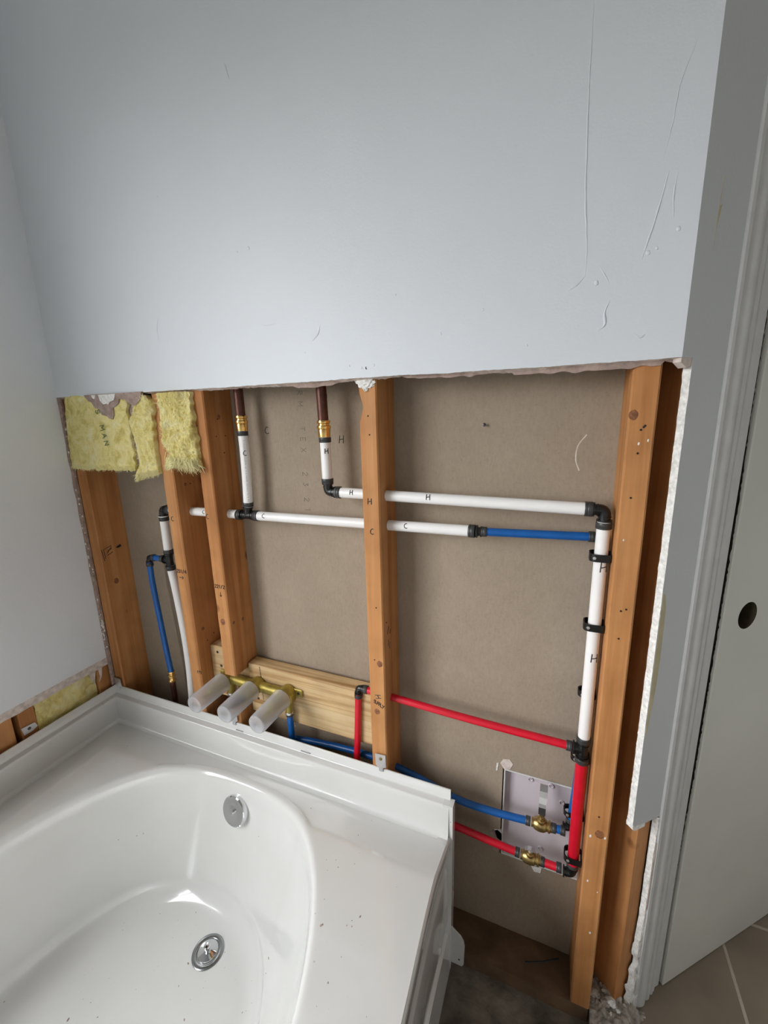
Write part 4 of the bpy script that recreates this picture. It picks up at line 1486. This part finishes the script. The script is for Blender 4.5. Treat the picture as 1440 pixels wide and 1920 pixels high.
lathe(bm, (-0.0102, -.219, .512), (1, 0, 0), [(0, .0042), (.0016, .0036), (.0022, .0014)], 14)
obj('screw_head', bm, 'screw_metal', root, True)

# ------------------------------------------------------------------ plumbing
R34, R12 = 0.0111, 0.0080


def pipe(pts, r, mat, parent, name='pipe', smooth=False, bend=0.02, kind_label=None):
    bm = NB()
    p = smoothpath(pts, 12) if smooth else ([Vector(q) for q in pts] if len(pts) == 2 else bezpath(pts, bend))
    tube(bm, p, r, 28)
    return obj(name, bm, mat, parent, True, 50, label=kind_label)


def ring(p, d, r, parent, ln=0.0105, mat='ring_grey'):
    """crimp ring centred at p"""
    bm = NB()
    g = r + 0.0019
    d = Vector(d).normalized()
    lathe(bm, Vector(p) - d * ln / 2, d, [(0, r - .001), (0, g - .0004), (.0006, g), (ln * .30, g), (ln * .34, g - .0005), (ln * .40, g), (ln - .0006, g), (ln, g - .0004), (ln, r - .001)], 32, cap=False)
    return obj('crimp_ring', bm, mat, parent, True, 40)


def fitting(c_, dirs, r, parent, name, L=None, mat='fitting_black'):
    """moulded plastic elbow (2 dirs) or tee (3 dirs) with collars and ribs"""
    L = L or r * 1.9
    c_ = Vector(c_)
    bm = NB()
    rb = r * 0.88
    dirs = [Vector(d).normalized() for d in dirs]
    if len(dirs) == 2:
        tube(bm, bezpath([c_ + dirs[0] * L, c_, c_ + dirs[1] * L], r * 1.25, 10), rb, 24)
    else:
        tube(bm, [c_ + dirs[0] * L, c_ + dirs[1] * L], rb, 24)
        tube(bm, [c_, c_ + dirs[2] * L], rb, 24)
    for d in dirs:
        lathe(bm, c_ + d * (L - .0030), d, [(0, rb), (0, r + .0014), (.0028, r + .0014), (.0028, rb)], 28, cap=False)
        lathe(bm, c_ + d * (L * .55), d, [(0, rb), (0, rb + .0011), (.0016, rb + .0011), (.0016, rb)], 28, cap=False)
    bmesh.ops.recalc_face_normals(bm, faces=bm.faces[:])
    return obj(name, bm, mat, parent, True, 40)


def copper(label, x, y, z_b, z_t, dx=0.0, xb=None, r=R34, marks=True):
    root = thing('copper_pipe', label, 'pipe', (x, y, z_b))
    bm = NB()
    tube(bm, [(x, y, z_b + 0.004), (x + dx, y, z_t)], r, 28)
    obj('pipe', bm, 'copper_dark', root, True, 50)
    bm = NB()
    g = r + .0012
    lathe(bm, (x, y, z_b), (0, 0, 1), [(-.0, g - .002), (0, g + .0006), (.014, g + .0012), (.0165, g + .0006), (.0175, g + .0024), (.0205, g + .0030), (.0235, g + .0024), (.0245, g), (.0275, g), (.0290, g + .0018), (.0320, g + .0022), (.0345, g + .0014), (.0350, r - .001)], 32, cap=False)
    obj('brass_adapter', bm, 'brass_bright', root, True, 30)
    return root


# --- hot line, white
YH = 0.050
cu2 = copper('dark copper pipe left of the middle stud with a bright brass joint', 0.7835, YH, 1.2565, 1.60, -0.006)
write('UPOH', cyl_map((0.7818, YH, 1.345), (0, 0, -1), (0.25, -1, 0.2), R34, -1), 0.009, 'ink', cu2, 'printed_lettering', 0.0005)
hot = thing('hot_water_line', 'white pipe run marked H, from the right copper stub through the middle stud and down', 'pipe', (0.785, YH, 0.65))
pipe([(0.7845, YH, 1.258), (0.785, YH, 1.157)], R34, 'pipe_white', hot)
ring((0.7845, YH, 1.2505), (0, 0, 1), R34, hot)
ring((0.785, YH, 1.1625), (0, 0, 1), R34, hot)
fitting((0.785, YH, 1.1385), [(0, 0, 1), (1, 0, -.015)], R34, hot, 'elbow', L=0.0195)
ring((0.8115, YH, 1.1381), (1, 0, -.015), R34, hot)
pipe([(0.8045, YH, 1.1382), (1.304, YH, 1.1305)], R34, 'pipe_white', hot)
ring((1.3005, YH, 1.1306), (1, 0, -.015), R34, hot, 0.0125)
fitting((1.3262, YH, 1.1302), [(-1, 0, .015), (0, 0, -1)], R34, hot, 'elbow', L=0.0195)
ring((1.3262, YH, 1.1035), (0, 0, 1), R34, hot, 0.0115)
pipe([(1.3262, YH, 1.110), (1.3256, YH, 0.668)], R34, 'pipe_white', hot)
ring((1.3256, YH, 0.6735), (0, 0, 1), R34, hot)
fitting((1.3256, YH, 0.6500), [(0, 0, 1), (0, 0, -1), (-1, 0, 0.0)], R34, hot, 'tee', L=0.0185)
ff = (0.35, -1, 0.2)
write('H', cyl_map((0.785, YH, 1.222), (0, 0, 1), (0.35, -1, 0), R34), 0.011, 'ink', hot)
write('H', cyl_map_h((0.842, YH, 1.1375), (1, 0, 0), (0.15, -1, -0.1), R34), 0.010, 'ink', hot)
write('H', cyl_map_h((1.010, YH, 1.135), (1, 0, 0), (0.15, -1, -0.1), R34), 0.0115, 'ink', hot)
write('H', cyl_map((1.3259, YH, 1.0215), (0, 0, 1), (0, -1, 0), R34), 0.018, 'ink', hot)
write('H', cyl_map((1.3257, YH, 0.846), (0, 0, 1), (-0.1, -1, 0), R34), 0.017, 'ink', hot)

# --- red riser below the tee
red = thing('red_riser', 'thick red pipe clamped upright to the right stud, ending in an elbow', 'pipe', (1.3256, YH, 0.33))
ring((1.3256, YH, 0.6262), (0, 0, 1), R34, red)
pipe([(1.3256, YH, 0.633), (1.3262, YH, 0.362)], R34, 'pipe_red', red)
ring((1.3262, YH, 0.3650), (0, 0, 1), R34 - .001, red, 0.009)
fitting((1.3262, YH, 0.3400), [(0, 0, 1), (-1, 0, -.02)], R34 - .0012, red, 'elbow', L=0.0175)

# --- red branch to the tub valve
rb = thing('red_branch', 'thin red pipe from the riser tee through the middle stud, turning down behind the tub', 'pipe', (0.84, YH, 0.47))
ring((1.3010, YH, 0.6500), (1, 0, 0), R12, rb)
pipe([(1.3065, YH, 0.6500), (1.10, YH, 0.6545), (0.852, YH, 0.6655)], R12, 'pipe_red', rb, smooth=True)
ring((0.8575, YH, 0.6655), (1, 0, 0), R12, rb, 0.009)
fitting((0.8370, YH, 0.6655), [(1, 0, 0), (0, 0, -1)], R12, rb, 'elbow', L=0.0155)
ring((0.8370, YH, 0.6440), (0, 0, 1), R12, rb, 0.009)
pipe([(0.8370, YH, 0.652), (0.8300, YH - .002, 0.52), (0.8250, YH - .006, 0.44), (0.824, YH - .008, 0.415)], R12, 'pipe_red', rb, smooth=True)

# --- cold line, white
YC = 0.057
cu1 = copper('dark copper pipe beside the sawn-off stud with a bright brass joint', 0.5600, YC, 1.2715, 1.60, -0.004)
cold = thing('cold_water_line', 'white pipe run marked C, from the left elbow through three studs to a blue pipe', 'pipe', (0.552, YC, 0.92))
pipe([(0.5600, YC, 1.273), (0.5608, YC, 1.225), (0.5592, YC, 1.16), (0.5555, YC, 1.090)], R34, 'pipe_white', cold, smooth=True)
ring((0.5600, YC, 1.2655), (0, 0, 1), R34, cold)
ring((0.5552, YC, 1.0960), (0.04, 0, 1), R34, cold)
fitting((0.5520, YC, 1.0690), [(-1, 0, 0), (1, 0, 0), (0.1, 0, 1)], R34, cold, 'tee', L=0.0205)
ring((0.5255, YC, 1.0680), (1, 0, 0), R34, cold)
ring((0.5790, YC, 1.0690), (1, 0, 0), R34, cold)
pipe([(0.5310, YC, 1.0690), (0.283, YC, 1.0665)], R34, 'pipe_white', cold)
pipe([(0.5735, YC, 1.0690), (1.103, YC, 1.0728)], R34, 'pipe_white', cold)
ring((1.0990, YC, 1.0728), (1, 0, 0), R34, cold, 0.0125)
write('C', cyl_map_h((0.601, YC, 1.069), (1, 0, 0), (0.15, -1, -0.1), R34), 0.010, 'ink', cold)
write('C', cyl_map_h((0.960, YC, 1.0718), (1, 0, 0), (0.15, -1, -0.1), R34), 0.010, 'ink', cold)
write('C', cyl_map_h((0.415, YC, 1.0672), (1, 0, 0), (0.15, -1, -0.1), R34), 0.009, 'ink', cold)
write('C', cyl_map((0.5600, YC, 1.215), (0, 0, 1), (0.45, -1, 0), R34), 0.011, 'ink', cold)
bm = NB()
cm = cyl_map((0.5588, YC, 1.10), (0.022, 0, 1), (0.75, -1, 0), R34)
rg = random.Random(9)
v0 = 0.0
while v0 < 0.150:
    v1 = v0 + 0.0028
    tube(bm, [cm(-0.0016 + rg.uniform(-.0006, .0006), v0), cm(0.0016 + rg.uniform(-.0006, .0006), v0 + rg.uniform(0, .0016))], 0.0003, 4)
    tube(bm, [cm(-0.0012, v0), cm(-0.0012, v0 + .0018)], 0.00025, 4)
    v0 += rg.choice((0.0032, 0.0035, 0.0060))
obj('printed_line', bm, 'pipe_print', cold, kind='stuff')
# left elbow, riser and tee
fitting((0.2630, YC, 1.0665), [(1, 0, 0), (0, 0, -1)], R34, cold, 'elbow', L=0.0195)
ring((0.2895, YC, 1.0665), (1, 0, 0), R34, cold)
ring((0.2630, YC, 1.0400), (0, 0, 1), R34, cold)
bm = NB()
lathe(bm, (0.2630, YC, 1.0460), (0, 0, 1), [(0, R34), (0, R34 + .0022), (.0022, R34 + .0022), (.0022, R34)], 28, cap=False)
obj('pipe_lip', bm, 'pipe_white', cold, True)
pipe([(0.2630, YC, 1.048), (0.2615, YC, 0.945)], R34, 'pipe_white', cold)
ring((0.2615, YC, 0.9470), (0, 0, 1), R34, cold)
fitting((0.2615, YC, 0.9220), [(0, 0, 1), (0, 0, -1), (-1, 0, 0)], R34, cold, 'tee', L=0.0190)
ring((0.2615, YC, 0.8980), (0, 0, 1), R34, cold)
pipe([(0.2615, YC, 0.905), (0.2690, YC, 0.843), (0.2790, YC, 0.713), (0.2800, YC, 0.60), (0.2740, YC, 0.50), (0.266, YC, 0.36)], R34, 'pipe_white', cold, smooth=True)

# --- blue branch at the left
bl = thing('blue_branch', 'blue pipe in the leftmost bay dropping to a brass joint', 'pipe', (0.18, YC, 0.55))
ring((0.2350, YC, 0.9220), (1, 0, 0), R12, bl, 0.009)
pipe([(0.2400, YC, 0.9220), (0.195, YC, 0.9215)], R12, 'pipe_blue', bl)
ring((0.2000, YC, 0.9215), (1, 0, 0), R12, bl, 0.009)
fitting((0.1800, YC, 0.9210), [(1, 0, 0), (0, 0, -1)], R12, bl, 'elbow', L=0.0150)
ring((0.1800, YC, 0.8990), (0, 0, 1), R12, bl, 0.009)
pipe([(0.1800, YC, 0.906), (0.1785, YC, 0.846), (0.1850, YC, 0.74), (0.1915, YC, 0.64), (0.1985, YC, 0.556)], R12, 'pipe_blue', bl, smooth=True)
cu3 = thing('copper_pipe', 'short dark copper stub with a brass joint low in the leftmost bay', 'pipe', (0.199, YC, 0.3))
bm = NB()
lathe(bm, (0.1985, YC, 0.560), (0, 0, -1), [(0, .0088), (0, .0098), (.005, .0100), (.007, .0084), (.012, .0084), (.014, .0108), (.019, .0108), (.021, .0088), (.028, .0092), (.030, .0110), (.034, .0108), (.035, .007)], 28, cap=False)
obj('brass_adapter', bm, 'brass_bright', cu3, True, 30)
bm = NB()
tube(bm, [(0.1985, YC, 0.53), (0.196, YC, 0.30)], 0.0080, 20)
obj('pipe', bm, 'copper_dark', cu3, True)

# --- blue upper run and riser behind the white one
bu = thing('blue_upper_line', 'blue pipe between the end of the cold run and the back of the white riser', 'pipe', (1.21, 0.068, 0.43))
bm = NB()
lathe(bm, (1.1045, YC, 1.0728), (1, 0.05, 0), [(0, .0098), (0.003, .0125), (.0055, .0125), (.0060, .0090), (.0105, .0085), (.0110, .0105), (.0130, .0105), (.0135, .0075), (.018, .0072)], 28)
obj('coupling', bm, 'fitting_black', bu, True, 35)
ring((1.1225, 0.0575, 1.0732), (1, 0.06, 0), R12, bu, 0.0100)
pipe([(1.1170, YC, 1.0730), (1.320, 0.0800, 1.0735)], R12, 'pipe_blue', bu)
ring((1.3110, 0.0793, 1.0735), (1, 0.1, 0), R12, bu, 0.010)
fitting((1.3290, 0.0800, 1.0732), [(-1, 0, 0), (0, 0, -1)], R12, bu, 'elbow', L=0.0150)
pipe([(1.3290, 0.0800, 1.060), (1.3285, 0.08, 0.70), (1.3250, 0.0800, 0.58), (1.3185, 0.0800, 0.445)], R12, 'pipe_blue', bu, smooth=True)
ring((1.3175, 0.0800, 0.4450), (0, 0, 1), R12, bu, 0.009)
fitting((1.3175, 0.0780, 0.4240), [(0, 0, 1), (-1, 0, 0)], R12, bu, 'elbow', L=0.0150)


# --- ball valves
def ball_valve(p, label, lever):
    p = Vector(p)
    root = thing('ball_valve', label, 'valve', p - Vector((0, 0, .014)), 'brass ball valves in front of the white tray')
    bm = NB()
    d = Vector((1, 0, 0))
    lathe(bm, p - d * .020, d, [(0, .0075), (0, .0100), (.005, .0100), (.0055, .0118), (.009, .0134), (.014, .0148), (.021, .0150), (.026, .0142), (.030, .0125), (.031, .0108), (.0345, .0108), (.035, .0125), (.0385, .0125), (.039, .0105), (.043, .0100), (.043, .0075)], 24, cap=False)
    obj('valve_body', bm, 'brass_valve', root, True, 25)
    up = Vector((0, -0.25, 1)).normalized()
    bm = NB()
    lathe(bm, p + up * .010, up, [(0, .0095), (.008, .0085), (.009, .0062), (.015, .0060), (.0155, .0042), (.021, .0040)], 16)
    obj('valve_stem', bm, 'brass_valve', root, True, 25)
    bm = NB()
    lathe(bm, p + up * .026, up, [(0, .0058), (.004, .0058), (.0045, .004)], 6)
    obj('nut', bm, 'steel' if not lever else 'brass_valve', root)
    bm = NB()
    if lever:
        path = [(0, .0, .022), (0, -.002, .030), (0, -.004, .047), (0, -.002, .055), (.001, .004, .066), (.001, .008, .078), (.001, .008, .096), (.001, .004, .100)]
        w0 = [.0065, .0075, .0070, .0075, .0080, .0080, .0078, .0070]
    else:
        path = [(-.012, -.004, .024), (-.006, -.007, .030), (.002, -.008, .032), (.009, -.006, .028), (.012, -.002, .022)]
        w0 = [.004, .005, .005, .005, .0045]
    pv = []
    for (a, b2, c_), w_ in zip(path, w0):
        q = p + Vector((a, b2, c_))
        if lever:
            pv.append([q + Vector((-w_, 0, 0)), q + Vector((w_, 0, 0)), q + Vector((w_, .0016, 0)), q + Vector((-w_, .0016, 0))])
        else:
            pv.append([q + Vector((0, -w_, 0)), q + Vector((0, w_, 0)), q + Vector((0, w_, .0016)), q + Vector((0, -w_, .0016))])
    V_ = [[bm.verts.new(q) for q in row] for row in pv]
    for a, b2 in zip(V_, V_[1:]):
        for k in range(4):
            bm.faces.new((a[k], a[(k + 1) % 4], b2[(k + 1) % 4], b2[k]))
    bm.faces.new(V_[0][::-1])
    bm.faces.new(V_[-1])
    bmesh.ops.recalc_face_normals(bm, faces=bm.faces[:])
    hd = obj('lever', bm, 'steel', root)
    if lever:
        bm = NB()
        box(bm, p.x - .0072, p.x + .0072, p.y - .0062, p.y - .0012, p.z + .030, p.z + .047, .0005)
        obj('grip_sleeve', bm, 'ring_grey', root)
    return root


bd = thing('blue_supply_line', 'blue pipe running behind the tub to the upper brass shut-off valve', 'pipe', (0.9, 0.066, 0.40))
YV = 0.072
pipe([(0.6345, 0.062, 0.452), (0.75, 0.066, 0.461), (0.8652, 0.066, 0.4640), (0.97, 0.066, 0.447), (1.0679, 0.064, 0.4215), (1.15, 0.068, 0.4130), (1.2380, YV, 0.4150)], R12, 'pipe_blue', bd, smooth=True)
ring((1.2330, YV, 0.4150), (1, 0, 0), R12, bd, 0.010)
vb = ball_valve((1.2600, YV, 0.4165), 'brass valve on the blue line, its bent steel lever pointing up', True)
bs_ = thing('blue_stub', 'short blue pipe piece between the upper valve and the riser', 'pipe', (1.295, YV, 0.41))
ring((1.2850, YV, 0.4170), (1, 0, 0), R12, bs_, 0.011)
pipe([(1.2790, YV, 0.4168), (1.3060, YV, 0.4185)], R12, 'pipe_blue', bs_)
ring((1.3040, YV, 0.4185), (1, 0, 0), R12, bs_, 0.010)

rd = thing('red_supply_line', 'red pipe emerging from behind the tub to the lower brass shut-off valve', 'pipe', (1.1, 0.06, 0.33))
YR = 0.057
pipe([(0.96, YR, 0.358), (1.0694, YR, 0.3500), (1.15, YR, 0.3420), (1.2180, YR, 0.3365)], R12, 'pipe_red', rd, smooth=True)
ring((1.2150, YR, 0.3368), (1, 0, -.05), R12, rd, 0.010)
vr = ball_valve((1.2420, YR, 0.3355), 'brass valve on the lower red line with a short turned lever', False)
rs_ = thing('red_stub', 'short red pipe piece between the lower valve and the red elbow', 'pipe', (1.285, YR, 0.33))
ring((1.2670, YR, 0.3345), (1, 0, 0), R12, rs_, 0.011)
pipe([(1.2610, YR, 0.3345), (1.3060, YR - .004, 0.3385)], R12, 'pipe_red', rs_)
ring((1.3010, YR - .003, 0.3382), (1, 0, .05), R12, rs_, 0.011)


# --- clamps
def clamp(z, yc, x_pipe, r, label, small=False):
    root = thing('pipe_clamp', label, 'clamp', ((x_pipe + 1.342) / 2, yc, z - .007), 'black pipe clamps on the right stud')
    bm = NB()
    h = 0.0135 if not small else 0.011
    # rounded loop around the pipe, screwed to the stud
    xl, xr_ = x_pipe - r - .0075, 1.3418
    yf, yb_ = yc - r - .0030, yc + r + .006
    def loop(off):
        pts = []
        rr_ = min(.010, (yb_ - yf) / 2 - .001)
        for (cx_, cy_, a0, a1) in ((xl + rr_, yf + rr_, PI, 1.5 * PI), (xr_ - .003, yf + .003, 1.5 * PI, 2 * PI), (xr_ - .003, yb_ - .003, 0, .5 * PI), (xl + rr_, yb_ - rr_, .5 * PI, PI)):
            q = rr_ if cx_ < x_pipe else .003
            for k in range(7):
                a = a0 + (a1 - a0) * k / 6
                pts.append((cx_ + (q + off) * math.cos(a), cy_ + (q + off) * math.sin(a)))
        return pts
    o_, i_ = loop(0), loop(-.0022)
    n_ = len(o_)
    vs = [[bm.verts.new((x, y, z - h / 2)) for x, y in o_], [bm.verts.new((x, y, z + h / 2)) for x, y in o_], [bm.verts.new((x, y, z + h / 2)) for x, y in i_], [bm.verts.new((x, y, z - h / 2)) for x, y in i_]]
    for k in range(n_):
        for q in range(4):
            bm.faces.new((vs[q][k], vs[q][(k + 1) % n_], vs[(q + 1) % 4][(k + 1) % n_], vs[(q + 1) % 4][k]))
    bmesh.ops.recalc_face_normals(bm, faces=bm.faces[:])
    obj('loop', bm, 'clamp_black', root, True, 40)
    bm = NB()
    lathe(bm, (xl + .008, yf + .0004, z), (0, -1, 0), [(0, .0034), (.0014, .0028), (.0016, .0012)], 6)
    obj('screw_head', bm, 'steel', root)
    bm = NB()
    cyl(bm, (x_pipe + r + .001, yf + .005, z), (1.3420, yf + .005, z - .002), .0022, 10)
    obj('screw', bm, 'screw_metal', root, True)
    return root


clamp(1.0470, YH, 1.3260, R34, 'black clamp near the top of the white riser, above the letter H')
clamp(0.9150, YH, 1.3258, R34, 'black clamp around the middle of the white riser')
clamp(0.3850, YH, 1.3262, R34, 'black clamp at the bottom end of the red riser')
clamp(0.6050, 0.080, 1.3225, R12, 'black clamp half hidden behind the top of the red riser', True)
clamp(0.4640, 0.080, 1.3176, R12, 'black clamp behind the red riser beside the upper valve', True)
clamp(0.7550, 0.080, 1.3255, R12, 'black clamp nearly hidden behind the lower white riser', True)

# --- access tray in the opening of the back board
tray = thing('access_tray', 'shallow white plastic access tray set into the hole behind the shut-off valves', 'panel', ((AX0 + AX1) / 2, KY + .01, AZ0))
bm = NB()
TY = KY + 0.016
box(bm, AX0 + .004, AX1, TY, TY + .0025, AZ0 + .002, AZ1 - .002)
obj('tray_panel', bm, 'tray_plastic', tray)
bm = NB()
a0, a1, c0, c1 = AX0 + .003, AX1, AZ0 + .001, AZ1 - .001
w_ = 0.0035
box(bm, a0, a1, KY - .0015, TY + .002, c1 - w_, c1, .0012)
box(bm, a0, a0 + w_, KY - .0015, TY + .002, c0, c1, .0012)
box(bm, a0, a1, KY - .0015, TY + .002, c0, c0 + w_, .0012)
obj('rim', bm, 'white_plastic', tray)
for x, z in ((1.232, .483), (1.276, .481), (1.300, .445), (1.183, .490), (1.262, .300)):
    bm = NB()
    lathe(bm, (x, TY, z), (0, -1, 0), [(0, .0055), (.0030, .0052), (.0030, .0040), (.0006, .0036), (.0006, .0015), (.0022, .0013), (.0022, .0001)], 20, cap=False)
    obj('screw_boss', bm, 'tray_plastic', tray, True, 35)

# --- three-handle tub valve
tv = thing('tub_valve', 'tarnished yellow brass three-outlet bath valve on the pine blocking', 'valve', (0.537, 0.03, 0.56))
GX = (0.440, 0.537, 0.634)
GZ = 0.604
bm = NB()
tube(bm, [(0.430, 0.040, GZ + .002), (0.634, 0.040, GZ)], 0.0130, 24)
obj('valve_body', bm, 'brass_dull', tv, True, 40)
for i, gx in enumerate(GX):
    bm = NB()
    lathe(bm, (gx, 0.056, GZ), (0, -1, 0), [(0, .0165), (.005, .0205), (.016, .0215), (.026, .0205), (.034, .0190), (.044, .0160), (.060, .0150), (.070, .0140)], 32)
    if i == 2:
        # sloped shoulder
        box(bm, gx + .0, gx + .022, 0.026, 0.052, GZ - .018, GZ + .006, .003)
    obj('valve_hub', bm, 'brass_dull', tv, True, 30)
for gx, dn in ((GX[0] + .006, .030), (GX[2] + .004, .040)):
    bm = NB()
    lathe(bm, (gx, 0.040, GZ - .012), (0, 0, -1), [(0, .0125), (.012, .0120), (.020, .0098), (dn, .0092)], 24)
    obj('inlet', bm, 'brass_dull', tv, True, 35)
    bm = NB()
    lathe(bm, (gx, 0.040, GZ - .010 - dn), (0, 0, -1), [(0, .0096), (.001, .0108), (.006, .0108), (.007, .0095)], 24)
    obj('solder_ring', bm, 'solder', tv, True, 35)
for gx, sgn in ((GX[2] + .026, 1), (GX[0] - .024, -1)):
    bm = NB()
    box(bm, gx - .012, gx + .015, 0.049, 0.0535, GZ - .010, GZ + .012, .002)
    ear = obj('mounting_ear', bm, 'brass_dull', tv)
    bm = NB()
    lathe(bm, (gx + .004 * sgn, 0.0490, GZ + .001), (0, -1, 0), [(0, .0042), (.0012, .0036), (.0016, .002)], 14)
    obj('screw_head', bm, 'screw_metal', ear, True)
glab = ['left of the three translucent plastic sleeves on the brass valve',
        'middle of the three translucent plastic sleeves on the brass valve, a dark cartridge showing inside',
        'right of the three translucent plastic sleeves on the brass valve']
for i, gx in enumerate(GX):
    g = thing('plaster_guard', glab[i], 'sleeve', (gx, -0.03, GZ - .026), 'plastic sleeves on the bath valve')
    bm = NB()
    # open-backed cup: outer wall, closed front, inner wall
    lathe(bm, (gx, 0.020 - 0.001 * i, GZ), (0, -1, -0.015), [(0, .0238), (0, .0262), (.004, .0262), (.006, .0252), (.092, .0236), (.097, .0226), (.099, .0205), (.099, .0001)], 40, cap=False)
    o_ = obj('sleeve', bm, 'guard_plastic', g, True, 35)
    sm = o_.modifiers.new('thickness', 'SOLIDIFY')
    sm.thickness = 0.0012
    sm.offset = -1
    # cartridge stem inside, seen blurred through the plastic
    bm = NB()
    lathe(bm, (gx, -0.010, GZ), (0, -1, 0), [(0, .0105), (.020, .0100), (.022, .0060), (.040, .0055), (.040, .0040)], 20)
    obj('cartridge_stem', bm, 'brass_dull' if i != 1 else 'screw_metal', tv, True, 35)
# blue tails under the valve
for gx, zb, lab, k in ((GX[0] + .006, .25, 'short blue tail below the left inlet of the bath valve', 0), (GX[2] + .004, .38, 'short blue tail below the right inlet of the bath valve', 1)):
    t = thing('blue_tail', lab, 'pipe', (gx, .04, zb))
    z1_ = GZ - .010 - (.030, .040)[k]
    ring((gx, .04, z1_ - .009), (0, 0, 1), R12, t, .008)
    pipe([(gx, .04, z1_ - .004), (gx - .001, .042, .50), (gx - .002, .046, zb)], R12, 'pipe_blue', t, smooth=True)

# ------------------------------------------------------------------ rubble at the foot of the right studs
bm = NB()
def heap(u, v_):
    x, y = 1.381 + 0.125 * u, -0.075 + 0.170 * v_
    top_ = 0.034 * sstep(-0.035, 0.018, y + 0.012 * mn.noise(Vector((x * 30, y * 30, 7)))) * (1 - sstep(1.452, 1.490, x + 0.012 * mn.noise(Vector((x * 25, y * 25, 9)))))
    edge_ = min(1, 6 * min(u, 1 - u) + .25, 6 * min(v_, 1 - v_))
    return Vector((x, y, -0.003 + top_ + edge_ * (0.004 + 0.007 * mn.noise(Vector((x * 70, y * 70, 1))) + 0.005 * mn.noise(Vector((x * 190, y * 190, 5))))))
grid(bm, 70, 80, heap)
o_ = obj('plaster_dust', bm, 'dusty_gypsum', None, True, 60)
tag(o_, 'heap of plaster dust and crumbs on the plate end between the two right studs', 'debris', kind='stuff')
rg = random.Random(12)
for k in range(26):
    s = rg.choice((.003, .004, .006, .009)) * rg.uniform(.8, 1.2)
    if k < 15:
        x, y, zb = 1.383 + rg.uniform(-.004, .085), 0.030 + rg.uniform(-.012, .062), 0.035
    else:
        x, y = 1.40 + rg.uniform(-.03, .09), -0.005 + rg.uniform(-.035, .020)
        zb = slabz(x, y)
    bm = NB()
    bmesh.ops.create_icosphere(bm, subdivisions=3, radius=1)
    for v_ in bm.verts:
        p = v_.co.copy()
        q = 1 + .45 * mn.noise(p * 1.4 + Vector((k, 0, 0))) + .25 * mn.noise(p * 4 + Vector((k, 3, 0)))
        v_.co = Vector((x + p.x * s * q * 1.3, y + p.y * s * q, zb + s * .35 + p.z * s * q * .55))
    o_ = obj('plaster_rubble', bm, 'dusty_gypsum' if k % 3 else 'gypsum', None, True, 50)
    tag(o_, 'lump of broken plaster in the heap at the foot of the right studs', 'rubble', 'plaster lumps at the foot of the right studs')
bm = NB()
tube(bm, [(1.245, .045, .0405), (1.285, .060, .0435), (1.318, .078, .046)], .0022, 6)
o_ = obj('black_stick', bm, 'ink')
tag(o_, 'thin black stick lying on the bottom plate beside the right stud', 'stick')
